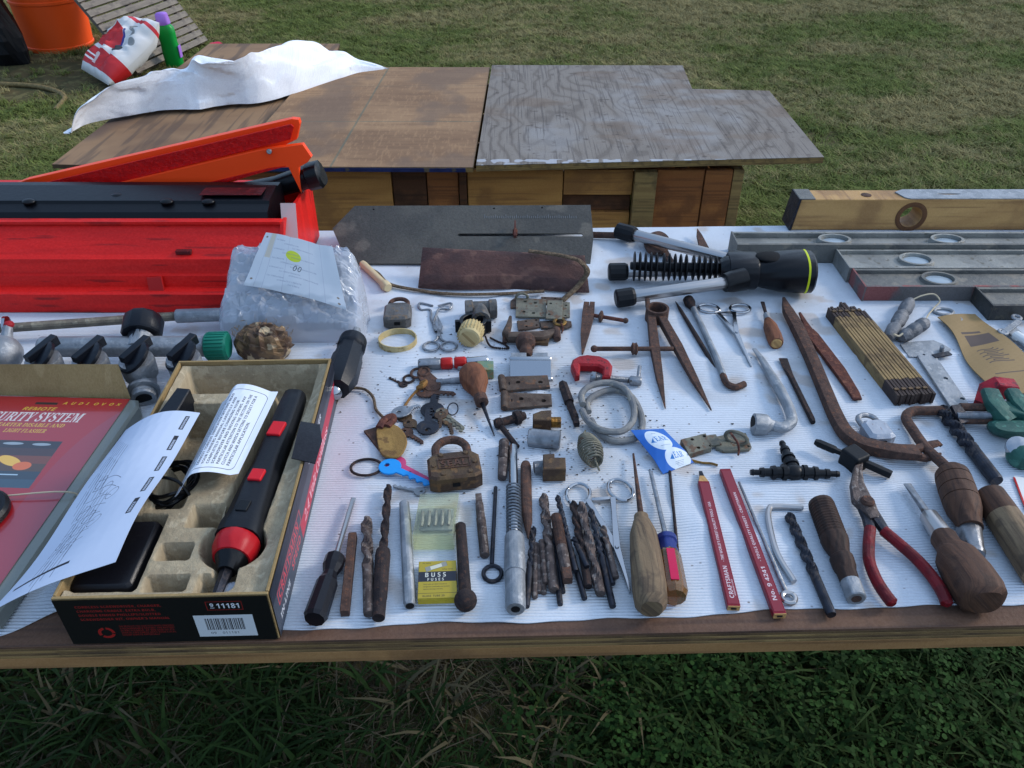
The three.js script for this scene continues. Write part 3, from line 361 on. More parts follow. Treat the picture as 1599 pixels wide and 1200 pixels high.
{ // red tool box
  const y = (h) => T + h, x0 = -.98, x1 = -.33;
  const shell = xprofile([[-1.0, y(.001)], [-1.0, y(.03)], [-1.004, y(.032)], [-1.017, y(.034)], [-1.019, y(.05)], [-1.023, y(.0515)], [-1.027, y(.072)], [-1.035, y(.0755)], [-1.068, y(.108)], [-1.062, y(.109)], [-1.062, y(.113)], [-1.074, y(.113)], [-1.076, y(.01)], [-1.24, y(.01)], [-1.24, y(.1)], [-1.25, y(.1)], [-1.25, y(.001)]], x0, x1);
  const end = (x) => xprofile([[-1.001, y(.002)], [-1.002, y(.03)], [-1.028, y(.07)], [-1.064, y(.112)], [-1.249, y(.099)], [-1.249, y(.002)]], x, x + .005);
  add('tool_box', 'long red plastic tool box with stepped front holding the black case', 'tool box', [['shell', quadUV(shell, (x, y, z) => [x, y - z]), M.redBox], ['end_wall', end(x1), M.redBox], ['end_wall', end(x0 - .005), M.redBox],
    ['latch_tab', box([-.507, y(.04), -1.012], .022, .022, .004, { r: .001, rx: -.35, rz: .1 }), M.redP], ['hinge_lug', box([-.466, y(.0785), -1.037], .022, .006, .008, { r: .001 }), surf([110, 24, 24], [80, 24, 26], [150, 60, 56], { rough: .7 })], ['hinge_lug', box([-.83, y(.106), -1.06], .02, .005, .006, { r: .001 }), M.redP],
    ['tape_strip', sheet((u, v) => [-.336 + .022 * u + .01 * v, y(.125 - .045 * v), -1.10 + .055 * v], 4, 6, .0006), new THREE.MeshPhysicalMaterial({ color: 0xdcc0bc, roughness: .5, transmission: .5, thickness: 0 })]]);
  const cs = [[-1.08, y(.055)], [-1.08, y(.11)], [-1.084, y(.118)], [-1.10, y(.124)], [-1.102, y(.128)], [-1.15, y(.132)], [-1.154, y(.129)], [-1.172, y(.128)], [-1.178, y(.12)], [-1.178, y(.055)]];
  const bumps = []; for (const x of [-.87, -.70, -.58, -.50, -.44]) bumps.push(ball([x, y(.127), -1.10 - .02 * ((x * 100 | 0) & 1)], .007, 1.4, .6, 1, 10));
  add('black_case', 'long black moulded plastic case lying in the red tool box', 'case', [['body', xprofile(cs, -.975, -.352), plain(0x07080d, .36)], ...bumps.map((q) => ['rivet', q, M.blackP]), ['clip', box([-.76, y(.072), -1.0785], .014, .02, .004, { r: .002 }), M.blackP], ['clip', box([-.475, y(.085), -1.0785], .014, .03, .005, { r: .002 }), M.blackP], ['orange_catch', box([-.625, y(.0555), -1.0775], .052, .0045, .006, { r: .001 }), M.orange], ['red_label', box([-.41, y(.1325), -1.125], .09, .0012, .03, { r: .0004, rx: -.04 }), surf([74, 12, 18], [58, 12, 18], [96, 24, 28], { rough: .4 })]]);
  // folded warning triangle standing in the case
  const z1 = -1.2, z2 = -1.185, q = (a) => [a[0], a[1]];
  const a1 = [[-.7872,.8587,-1.2], [-.7552,.8702,-1.2], [-.3274,.9645,-1.2], [-.3171,.9635,-1.2], [-.3162,.9569,-1.2], [-.3246,.9337,-1.2], [-.3486,.9229,-1.2], [-.6506,.8545,-1.2]].map(q), r1 = [[-.7443,.8649,-1.19], [-.3257,.9611,-1.19], [-.3225,.9573,-1.19], [-.3304,.9381,-1.19], [-.6445,.8607,-1.19]].map(q);
  const a2 = [[-.6607,.8586,-1.18], [-.3822,.9232,-1.18], [-.3576,.9271,-1.18], [-.3119,.9329,-1.18], [-.3014,.9133,-1.18], [-.3083,.9054,-1.18], [-.3231,.8974,-1.18], [-.3255,.8566,-1.18], [-.3386,.8974,-1.18], [-.3601,.8964,-1.18], [-.4624,.8628,-1.18], [-.4642,.8545,-1.18]].map(q), r2 = [[-.4873,.869,-1.17], [-.3597,.9013,-1.17], [-.3607,.9229,-1.17], [-.3443,.9072,-1.17], [-.3399,.8993,-1.17], [-.4483,.869,-1.17]].map(q);
  add('warning_triangle', 'folded fluorescent orange warning triangle with red reflector strips', 'warning triangle', [['arm', vplate(a1, z1 - .012, .012), M.orange, [['reflector', vplate(r1, -1.1895, .0025), M.reflex]]], ['arm', vplate(a2, z2 - .006, .010), M.orange, [['reflector', vplate([[-.4956,.8669,-1.17], [-.3672,.8973,-1.17], [-.3416,.9003,-1.17], [-.4581,.869,-1.17]].map(q), -1.18, .0025), M.reflex]]],
    ['pivot', rod([-.3662,.9195,-1.19], [-.3608,.9251,-1.172], .004), M.steel], ['base_foot', sweep([[[-.4733,.8407,-1.2], .03, .026], [[-.3694,.8587,-1.2], .034, .03], [[-.3169,.8754,-1.2], .036, .034], [[-.3149,.8754,-1.2], .042, .04], [[-.2965,.8795,-1.2], .042, .04], [[-.2934,.8805,-1.2], .034, .034]], { n: 16, k: 3 }), M.blackP]]);
}
{ // bubble wrapped parcel leaning on the tool box, with its delivery note
  const c = [-.300, -.962], wx = .098, wz = .041;
  const face = (u, v, dy = 0, bubbles = true) => { const a = u * 2 - 1, b = v * 2 - 1, n = fbm(u, v, 5, 5, 4, 121) - .5, k = Math.pow(Math.max(0, 1 - Math.abs(a) ** 7), .4) * Math.pow(Math.max(0, 1 - Math.abs(b) ** 9), .35), r = 1 + .12 * (fbm(u * .9, v * .9, 6, 6, 2, 131) - .5) - .05 * (a * b) ** 2, hx = .0095, fv = b * .07 / (hx * .86), row = Math.floor(fv), fx = a * wx / hx + (row & 1) * .5 + .5 * (fbm(u, v, 9, 9, 2, 171) - .5), px = fx - Math.floor(fx) - .5, pz = fv - row - .5, bub = bubbles ? Math.sqrt(Math.max(0, 1 - (px * px + pz * pz) * 4.4)) : 0; return [c[0] + a * wx * r, T + .0015 + k * (lerp(.123, .03, v) + .03 * n + .006 * (fbm(u, v, 14, 9, 2, 181) - .5) + .0012 * bub + .007 * (1 - Math.abs(2 * fbm(u, v, 10, 8, 2, 195) - 1)) ** 5 + dy), c[1] + b * wz + .0012 * bub * k]; };
  const wrap = new THREE.MeshPhysicalMaterial({ color: 0xeceff4, roughness: .12, transmission: .72, thickness: 0 });
  const ribs = (u0, u1, v0, v1) => sheet((u, v) => { const q = face(lerp(u0, u1, u), lerp(v0, v1, v), -.007, false); const w = Math.sin(u * 2 * PI * 9); q[1] += .002 * w; return q; }, 54, 10, .002);
  const bm = surf([122, 138, 166], [96, 112, 144], [150, 160, 178], { rough: .4 });
  const A = [-.3257,.885,-.9816], B = [-.2364,.866,-.9654], C = [-.2182,.804,-.9181], D = [-.3566,.827,-.944];
  const note = canvasMat(512, 384, (g, W, H) => { g.fillStyle = '#cfd1d4'; g.fillRect(0, 0, W, H); g.fillStyle = '#cabfae'; g.fillRect(52, 0, 34, 170); g.strokeStyle = '#a8a8b4'; g.lineWidth = 1.5; for (const x of [48, 90, 190, 330, 410]) { g.beginPath(); g.moveTo(x, 0); g.lineTo(x, H); g.stroke(); } g.fillStyle = '#cfd63c'; g.beginPath(); g.ellipse(230, 130, 50, 34, .2, 0, 7); g.fill(); g.fillStyle = '#8a8c9c'; g.font = '13px monospace'; const w = 'lmnsteroai1230'; for (let i = 0; i < 15; i++) { let s = ''; for (let k = 0; k < 8 + (i * 5) % 14; k++) s += w[(i * 7 + k * 3) % 14]; g.fillText(s, 96 + (i % 3) * 60, 40 + i * 21); } g.strokeStyle = '#46464c'; g.lineWidth = 4; for (const x of [246, 274]) { g.beginPath(); g.ellipse(x, 206, 8, 18, .3, 0, 7); g.stroke(); } g.fillStyle = '#8c7a68'; for (const [x, y] of [[24, 30], [24, 330], [480, 320], [480, 360]]) { g.beginPath(); g.arc(x, y, 7, 0, 7); g.fill(); } }, .85);
  const paper = sheet((u, v) => { const p = bil(A, B, C, D, u, v); p[1] += .004 * Math.sin(u * PI) + .003 * (fbm(u, v, 4, 4, 3, 7) - .5) + .006 * sm(.75, 1, u) * sm(.8, .2, v); return p; }, 20, 16, .0004); for (let i = 0, uv = paper.attributes.uv; i < uv.count; i++) uv.setY(i, 1 - uv.getY(i));
  add('bubble_wrapped_parcel', 'bubble wrapped parcel with a handwritten delivery note on top', 'parcel', [['wrap', sheet((u, v) => face(u, v), 120, 110, .0006), wrap], ['contents', ribs(.22, .36, .04, .96), bm], ['contents', ribs(.4, .5, .04, .9), bm], ['contents', ribs(.56, .7, .04, .96), bm], ['backing_card', sheet((u, v) => face(lerp(.06, .94, u), lerp(.06, .94, v), -.012, false), 20, 14, .002), surf([150, 150, 152], [132, 132, 136], [166, 164, 162], { rough: .8 })], ['delivery_note', paper, note]]);
}
{ // torn brown fibrous package end
  const fib = []; for (let i = 0; i < 70; i++) { const a = rr(0, 2 * PI), x = -.325 + .036 * Math.cos(a) * rr(.5, 1.06), z = -.885 + .022 * Math.sin(a) * rr(.4, 1), y = T + rr(.03, .05), p = [x, y, z]; fib.push(sweep([[p, .0007], [[x + rr(-.008, .008), y + rr(0, .008), z + rr(-.008, .008)], .0007], [[x + rr(-.01, .01), y + rr(-.004, .006), z + rr(-.009, .009)], .0003]], { n: 3, crease: 0, caps: false }).toNonIndexed()); }
  const g = ball([-.325, T + .021, -.885], .03, 1.22, .98, .85, 30), p = g.attributes.position; for (let i = 0; i < p.count; i++) { const k = 1 + .3 * (fbm(p.getX(i) * 9 + 5, p.getZ(i) * 9 + p.getY(i) * 7 + 15, 31, 31, 3, 3) - .5); p.setXYZ(i, -.325 + (p.getX(i) + .325) * k, Math.max(T + .0005, T + (p.getY(i) - T) * k), -.885 + (p.getZ(i) + .885) * k); } g.computeVertexNormals();
  add('fibrous_bundle', 'frayed brown fibrous bundle in old clear tape behind the open box', 'bundle', [['core', g, surf([126, 100, 72], [76, 58, 46], [176, 156, 126], { rough: .35, tile: .06, f: 3 })], ['frayed_fibre', join(fib), surf([150, 128, 98], [120, 98, 72], [170, 152, 124], { rough: .9 })]]);
}
{ // brass manifold with four valves
  const pr = .0135, hy = .034, A = [-.6017,.784,-.8595], B = [-.3884,.784,-.861], parts = [['pipe', rod(A, B, pr, pr, 20), M.galv]];
  for (const px of [[-.572,.8,-.8182], [-.5143,.8,-.8168], [-.4573,.8,-.8168], [-.4017,.8,-.821]]) {
    const c = px, dn = [c[0], T + .02, c[2] + .012];
    parts.push(['valve_body', join(turned([c[0], T + .018, c[2] + .004], [c[0], T + .048, c[2] + .006], [[0, .014], [.2, .02], [.8, .021], [1, .02]], 20), turned([c[0], T + .02, c[2] + .004], [c[0] + .012, T + .012, c[2] + .038], [[0, .016], [.55, .016], [.6, .019], [.7, .019], [.72, .0135], [.8, .0145], [.84, .0135], [.92, .0145], [1, .0135]], 20)), M.galv, [['bore', rod([c[0] + .0119, T + .0122, c[2] + .0378], [c[0] + .0122, T + .0119, c[2] + .0386], .0095), M.blackRub]]]);
    parts.push(['valve_knob', turned([c[0], T + .0485, c[2] + .006], [c[0] - .003, T + .054, c[2] + .008], [[0, .02], [.2, .0225], [.8, .0225], [1, .02]], 24), M.bluedP, [['lever', bar([c[0] - .009, T + .056, c[2] + .02], [c[0] + .009, T + .06, c[2] - .02], .009, .009, .011, .013), M.bluedP]]]);
  }
  const k = [-.4754,.795,-.8834]; parts.push(['swivel_collar', turned([k[0], T + .036, k[2] + .02], [k[0] - .004, T + .052, k[2] - .018], [[0, .015], [.3, .016], [.31, .0235], [.36, .025], [.9, .025], [1, .022]], 12), M.bluedP, [['neck', turned([k[0], T + .034, k[2] + .03], [k[0], T + .04, k[2] + .01], [[0, .013], [1, .016]], 18), M.galv]]]);
  const g0 = [-.3901,.784,-.861], g1 = [-.3619,.784,-.8625], rib = []; for (let i = 0; i < 24; i++) { const a = i / 24 * 2 * PI; rib.push(bar([g0[0] + .003, g0[1] + .0175 * Math.sin(a), g0[2] + .0175 * Math.cos(a)], [g1[0] - .002, g1[1] + .0175 * Math.sin(a), g1[2] + .0175 * Math.cos(a)], .0016, .0016, .0016, .0016, 6, 6)); }
  parts.push(['green_cap', join(turned(g0, g1, [[0, .016], [.05, .0175], [.9, .0175], [1, .0155]], 26), rib), M.greenCap]);
  add('hose_manifold', 'grey metal hose manifold with four dark lever valves and a green cap', 'manifold', parts);
  const s0 = [-.7239,.77,-.9215], s1 = [-.4629,.772,-.9547], s2 = [-.392,.772,-.9598], w = [s2[0], s2[1], s2[2]], wd = mix(s1, s2, 1.16), teeth = []; for (let i = 0; i < 20; i++) { const a = i / 20 * 2 * PI; teeth.push(box([wd[0] - .001, wd[1] + .0195 * Math.sin(a), wd[2] + .0195 * Math.cos(a)], .009, .004, .004, { r: .0006, rx: -a })); }
  add('threaded_rod', 'threaded steel rod with galvanised sleeve and toothed wheel behind the manifold', 'threaded rod', [['rod', thread(s0, s1, .0065, .0016), surf([128, 122, 108], [108, 102, 92], [140, 134, 120], { rough: .5, metal: .6 })], ['sleeve', turned(s1, s2, [[0, .009], [.02, .0098], [.9, .0095], [1, .0085]], 18), M.galv], ['toothed_wheel', join(turned(mix(s1, s2, .98), wd, [[0, .016], [.3, .0192], [.8, .0192], [1, .015]], 26), teeth), M.galv], ['collar_ring', turned([-.6883,.77,-.9297], [-.6814,.77,-.9313], [[0, .011], [.2, .0145], [.8, .0145], [1, .011]], 18), M.chrome]]);
  const b = [-.6515,.77,-.854]; add('round_brass_valve', 'dull round metal valve body with red stud at the end of the manifold', 'valve', [['body', ball([b[0] - .002, T + .024, b[2] - .004], .025, 1, .96, 1, 22), M.galv], ['stem', turned([b[0] + .0, T + .036, b[2] - .02], [b[0] + .002, T + .05, b[2] - .032], [[0, .008], [.7, .006], [1, .005]], 12), M.galv], ['stud', ball([b[0] + .002, T + .05, b[2] - .033], .0065, 1, .8, 1, 12), M.redPaint]]);
}
{ // black faceted hose coupling beside the open box
  const A = [-.2079,.774,-.9056], B = [-.2108,.772,-.785], P = (t) => mix(A, B, t);
  add('black_coupling', 'black faceted coupling with grey pin beside the open box', 'coupling', [['body', turned(P(.28), P(1), [[0, .014], [.02, .017], [.22, .018], [.24, .0195], [.75, .021], [1, .015]], 8, { crease: .3 }), M.bluedP], ['collar', turned(P(.12), P(.3), [[0, .014], [.1, .018], [.85, .0185], [1, .016]], 24), M.bluedP], ['pin', rod(P(-.1), P(.16), .0052), M.galv], ['ball', ball(mix(P(1.02), [P(1)[0] - .008, T + .016, P(1)[2]], .5), .0105, 1, 1, 1, 14), M.chrome]]);
}
{ // open box with moulded tray
  const C = [-.3002, -.617], ry = .03, W = .18, D = .352, H = .06, c = Math.cos(ry), s = Math.sin(ry), at = (x, y, z) => [C[0] + x * c + z * s, T + y, C[1] - x * s + z * c], wl = (p) => { const dx = p[0] - C[0], dz = p[2] - C[1]; return [dx * c - dz * s, dz * c + dx * s]; };
  const frontM = canvasMat(1024, 340, (g, w, h) => {
    g.fillStyle = '#0d0d12'; g.fillRect(0, 0, w, h); g.fillStyle = '#9c1c1c'; g.font = 'bold 24px sans-serif'; ['CORDLESS SCREWDRIVER, CHARGER,', 'CHARGING CRADLE, EXTRA BULB,', 'DOUBLE ENDED PHILLIPS/SLOTTED', 'SCREWDRIVER BIT, OWNER\'S MANUAL'].forEach((t, i) => g.fillText(t, 92, 62 + i * 32, 480)); g.font = 'bold 16px sans-serif'; ['THE PRODUCT YOU HAVE PURCHASED CONTAINS', 'A RECHARGEABLE BATTERY. THE BATTERY', 'IS RECYCLABLE. AT THE END OF ITS', 'USEFUL LIFE CHECK WITH YOUR LOCAL', 'SOLID WASTE OFFICIALS'].forEach((t, i) => g.fillText(t, 262, 214 + i * 17, 270));
    g.strokeStyle = '#9c1c1c'; g.lineWidth = 16; g.beginPath(); g.arc(190, 256, 34, .3, 2.3); g.stroke(); g.beginPath(); g.arc(190, 256, 34, 2.6, 4.5); g.stroke(); g.beginPath(); g.arc(190, 256, 34, 4.8, 6.4); g.stroke();
    g.strokeStyle = '#8c1a1a'; g.lineWidth = 4; g.strokeRect(722, 36, 172, 62); g.fillStyle = '#d8d8dc'; g.font = 'bold 50px sans-serif'; g.fillText('11181', 768, 86, 118); g.font = 'bold 36px sans-serif'; g.fillText('9', 738, 74); g.fillRect(738, 81, 20, 4);
    g.fillStyle = '#cfd0d2'; g.fillRect(640, 138, 290, 168); g.fillStyle = '#26262c'; let x = 690, k = 0; while (x < 882) { const b = 2 + (k * 7 % 5); g.fillRect(x, 164, b, 90); x += b + 2 + (k * 3 % 4); k++; } g.font = '24px monospace'; g.fillText('09  011181', 700, 286);
  }, .4), sideM = canvasMat(1024, 200, (g, w, h) => {
    g.fillStyle = '#3a3e48'; g.fillRect(0, 0, w, h); g.fillStyle = '#1c1f2a'; g.fillRect(0, 0, w, 60); g.fillStyle = '#b01c34'; g.beginPath(); g.moveTo(330, 120); g.lineTo(1024, 86); g.lineTo(1024, 150); g.lineTo(330, 184); g.fill(); g.fillStyle = '#e2b0b8'; g.font = 'italic bold 50px serif'; g.fillText('2.4 Volt Cordless', 380, 166, 420);
    g.strokeStyle = '#c83a44'; g.lineWidth = 4; g.strokeRect(44, 66, 300, 48); g.fillStyle = '#c83a44'; g.font = 'bold 44px sans-serif'; g.fillText('CRAFTSMAN', 52, 106, 284); g.fillText('SPEED', 190, 164, 120); g.fillStyle = '#c4c6cc'; g.font = 'bold 34px sans-serif'; g.fillText('IN-LINE', 34, 168, 120); g.fillText('SCREWDRIVER', 520, 50, 300);
  }, .4);
  const th = .003, wall = (x, z, w, d, mat, nm, sub) => [nm, box(at(x, H / 2, z), w, H, d, { ry, r: .0008 }), mat, sub];
  const fp = new THREE.PlaneGeometry(W - .002, H - .002).rotateY(ry).translate(...at(0, H / 2, D / 2 + .0012)), sp = new THREE.PlaneGeometry(D - .002, H - .002).rotateY(PI / 2 + ry).translate(...at(W / 2 + .0012, H / 2, 0));
  // moulded pulp tray: pockets cut into a level top
  const rb = (x, z, x0, x1, z0, z1, r) => { const dx = Math.max(x0 - x, x - x1, -r), dz = Math.max(z0 - z, z - z1, -r); return Math.hypot(Math.max(dx, 0), Math.max(dz, 0)) + Math.min(0, Math.max(dx, dz)); };
  const cap = (x, z, ax, az, bx, bz, r) => { const dx = bx - ax, dz = bz - az, t = clamp(((x - ax) * dx + (z - az) * dz) / (dx * dx + dz * dz)); return Math.hypot(x - ax - dx * t, z - az - dz * t) - r; };
  const d0 = wl([-.2507,.79,-.7431]), d1 = wl([-.2548,.79,-.5087]), d2 = wl([-.2508,.79,-.4622]), ch = wl([-.3533,.795,-.4996]);
  const tray = sheet((u, v) => {
    const x = (u - .5) * (W - 2 * th - .003), z = (v - .5) * (D - 2 * th - .003); let f = 9;
    f = Math.min(f, rb(x, z, ch[0] - .034, ch[0] + .026, ch[1] - .043, ch[1] + .043, .01), cap(x, z, d0[0], d0[1], d1[0], d1[1], .019), cap(x, z, d1[0], d1[1], d1[0] + .002, d1[1] + .002, .026), cap(x, z, d2[0], d2[1], d1[0], d1[1], .008), rb(x, z, -.07, .012, -.10, .0, .012), rb(x, z, -.075, .072, -.168, -.125, .01), rb(x, z, -.045, -.02, -.02, .06, .008), rb(x, z, .025, .04, .148, .168, .006), rb(x, z, -.02, .005, .11, .125, .01), rb(x, z, -.005, .02, .06, .085, .01), rb(x, z, -.02, .012, .148, .16, .006));
    const n = fbm(u, v, 20, 40, 3, 141), rim = sm(.012, .006, Math.min(W / 2 - Math.abs(x), D / 2 - Math.abs(z))); return at(x, .008 + .043 * sm(-.006, .004, f) + .004 * rim + .0012 * (n - .5), z);
  }, 110, 200, .001);
  quadUV(tray, (x, y, z) => [x, z + y]);
  const fl = at(W / 2 + .004, H - .012, -.028);
  add('cardboard_box', 'open black cardboard box with moulded pulp tray and red lettering', 'box', [
    wall(0, D / 2 - th / 2, W, th, M.card, 'front_panel', [['printed_face', fp, frontM]]), wall(W / 2 - th / 2, 0, th, D - 2 * th - .001, M.card, 'side_panel', [['printed_face', sp, sideM]]), wall(-W / 2 + th / 2, 0, th, D - 2 * th - .001, M.card, 'side_panel'), wall(0, -D / 2 + th / 2, W, th, M.card, 'back_panel'),
    ['bottom', box(at(0, .002, 0), W - .008, .003, D - .008, { ry }), M.card], ['pulp_tray', tray, M.pulp], ['tuck_flap', sweep([[at(W / 2 - .003, H + .002, -.05), .02, .001], [at(W / 2 + .002, H + .006, -.02), .026, .001], [at(W / 2 + .001, H + .003, .012), .024, .001]], { n: 10, k: 6, ref: [.35, 1, 0] }), M.boxBlack]]);
  // contents
  const S = (t) => mix([-.2476,.796,-.74], [-.2521,.796,-.5033], t), dirS = vec(S(1)).sub(vec(S(0)));
  add('cordless_screwdriver', 'black cordless screwdriver with red switches and red collar lying in the tray', 'screwdriver', [['body', sweep([[S(0), .019, .018], [S(.015), .025, .024], [S(.1), .027, .027], [S(.55), .03, .03], [S(.62), .034, .033], [S(.85), .038, .036], [S(.9), .042, .04], [S(.95), .042, .04]], { n: 20, k: 2.8, dir: dirS }), plain(0x0d0f15, .42)], ['collar', turned(S(.945), S(1.04), [[0, .0195], [.12, .0208], [.6, .0204], [1, .017]], 24), plain(0xa8141c, .4)], ['nose', turned(S(1.035), S(1.1), [[0, .0158], [.5, .012], [1, .008]], 20), M.blackP], ['bit', rod(S(1.07), S(1.24), .0062, .0045, 6), M.dark], ['switch', box(up(S(.33), .0142), .015, .005, .022, { ry: -.12, r: .0015 }), plain(0xc41420, .4)], ['switch', box(up(S(.645), .0165), .014, .005, .016, { ry: -.12, r: .0015 }), plain(0xc41420, .4)], ['clutch_window', box(up(S(.83), .0182), .011, .003, .014, { ry: -.12, r: .001 }), M.blackP]]);
  add('charger', 'black plug in charger block lying in the tray', 'charger', [['charger', sweep([[at(ch[0] - .004, .012, ch[1]), .05, .075], [at(ch[0] - .004, .042, ch[1]), .056, .082], [at(ch[0] - .004, .047, ch[1]), .054, .08], [at(ch[0] - .004, .05, ch[1]), .048, .074]], { n: 28, k: 7, dir: [0, 1, 0], ref: [-s, 0, -c] }), plain(0x0e0e13, .3)]]);
  const coil = []; const cc = wl([-.3444,.79,-.5909]); for (let i = 0; i < 5; i++) coil.push(wire(Array.from({ length: 9 }, (_, k) => at(cc[0] + (.03 + .002 * i) * Math.cos(k / 9 * 6.28 + i) * .62 + .002 * i, .04 + .0035 * i + .003 * Math.sin(k * 2 + i), cc[1] + (.03 - .001 * i) * Math.sin(k / 9 * 6.28 + i))), .0022, { close: true, m: 40, n: 6 })); coil.push(wire([at(cc[0] - .01, .05, cc[1] - .01), at(cc[0] - .008, .068, cc[1] + .01), at(cc[0] + .02, .066, cc[1] + .016), at(cc[0] + .03, .05, cc[1] + .02)], .0016, { n: 6 }));
  add('power_lead', 'coil of thin black lead in the tray', 'lead', [['power_lead', join(coil), M.blackP]]);
  add('tray_accessory', 'dark blue plastic clip wedged in the back of the tray', 'clip', [['tray_accessory', bar([-.3647,.805,-.7232], [-.3716,.8,-.677], .016, .03, .02, .03), M.bluedP]]);
  add('fastener_bag', 'tiny clear bag of bits in the tray corner', 'bag', [['fastener_bag', ball(at(.052, .044, .158), .0085, 1, .3, 1.1, 12), new THREE.MeshPhysicalMaterial({ color: 0xd8dce4, transmission: .7, roughness: .2, thickness: 0 })]]);
  // caution leaflet, curled over the tray
  const txt = canvasMat(760, 512, (g, w, h) => { g.fillStyle = '#ccd2dc'; g.fillRect(0, 0, w, h); g.strokeStyle = '#2a2c34'; g.lineWidth = 4; g.beginPath(); g.roundRect(36, 24, w - 84, h - 84, 40); g.stroke(); g.fillStyle = '#1c1e26'; g.font = 'bold 31px sans-serif'; g.fillText('CAUTION! READ THIS FIRST', 70, 74, 560); g.font = 'bold 29px sans-serif'; ['YOUR SCREWDRIVER HAS BEEN SHIPPED WITH', 'THE ADJUSTABLE TORQUE CLUTCH SET AT THE', 'LOWEST TORQUE INDICATOR SETTING. READ', 'YOUR OWNERS MANUAL CAREFULLY AND', 'COMPLETELY BEFORE CHARGING YOUR', 'SCREWDRIVER AND DRIVING SCREWS. PAY', 'PARTICULAR ATTENTION TO THE SECTION ON THE', 'CLUTCH AND WHICH SETTING TO SELECT FOR A', 'PARTICULAR APPLICATION.'].forEach((t, i) => g.fillText(t, 64, 116 + i * 37, 610)); }, .8);
  const a = [-.319,.828,-.7066], b = [-.2592,.818,-.7178], d = [-.2684,.814,-.5882], e = [-.3234,.824,-.562];
  const lf = sheet((u, v) => { const p = bil(a, b, d, e, u, v); p[1] += .012 * Math.sin(clamp(u * 1.15) * PI) * .8 - .016 * sm(.35, 0, u); return p; }, 24, 20, .0003); for (let i = 0, uv = lf.attributes.uv; i < uv.count; i++) { const u = uv.getX(i), v = uv.getY(i); uv.setXY(i, 1 - v, 1 - u); }
  add('caution_leaflet', 'curled white caution leaflet with block capitals on the tray', 'leaflet', [['caution_leaflet', lf, txt]]);
  // instruction sheet propped between pack and box
  const ins = canvasMat(512, 1024, (g, w, h) => { g.fillStyle = '#b8c2d4'; g.fillRect(0, 0, w, h); g.fillStyle = '#22242c'; for (let i = 0; i < 5; i++) { g.save(); g.translate(455, 90 + i * 150); g.rotate(-PI / 2); g.fillRect(-52, -13, 104, 26); g.fillStyle = '#c4ccdc'; g.font = 'bold 18px sans-serif'; g.fillText(['MOUNTING', 'WIRING', 'OPERATING', 'WARRANTY', 'SERVICE'][i], -46, 7, 92); g.restore(); g.fillStyle = '#22242c'; } g.strokeStyle = '#4a4e5c'; g.lineWidth = 2.4; for (let i = 0; i < 46; i++) { const x = 60 + (i % 6) * 22 + (i > 20 ? 60 : 0), y = 120 + i * 17, l = 80 + (i * 37) % 110; g.beginPath(); g.moveTo(x, y + l); g.lineTo(x + 6, y); g.stroke(); } for (let i = 0; i < 8; i++) { g.beginPath(); g.ellipse(150 + (i % 3) * 60, 420 + i * 55, 22, 34, .6, 0, 7); g.stroke(); g.beginPath(); g.moveTo(120, 400 + i * 60); g.bezierCurveTo(180, 430 + i * 50, 200, 380 + i * 60, 270, 440 + i * 50); g.stroke(); } g.fillStyle = '#22242c'; g.fillRect(40, 930, 250, 14); }, .8);
  const p1 = [-.4034,.816,-.6531], p2 = [-.325,.832,-.6619], p3 = [-.3397,.824,-.4692], p4 = [-.444,.786,-.4402];
  add('instruction_sheet', 'large white instruction sheet propped on the open box', 'paper', [['instruction_sheet', (() => { const g = sheet((u, v) => { const p = bil(p1, p2, p3, p4, u, v); p[1] += .012 * Math.sin(u * PI) * sm(1.1, .3, v) + .006 * Math.sin(v * 7 + u * 3) * v; return p; }, 24, 40, .0003); for (let i = 0, uv = g.attributes.uv; i < uv.count; i++) uv.setY(i, 1 - uv.getY(i)); return g; })(), ins]]);
}
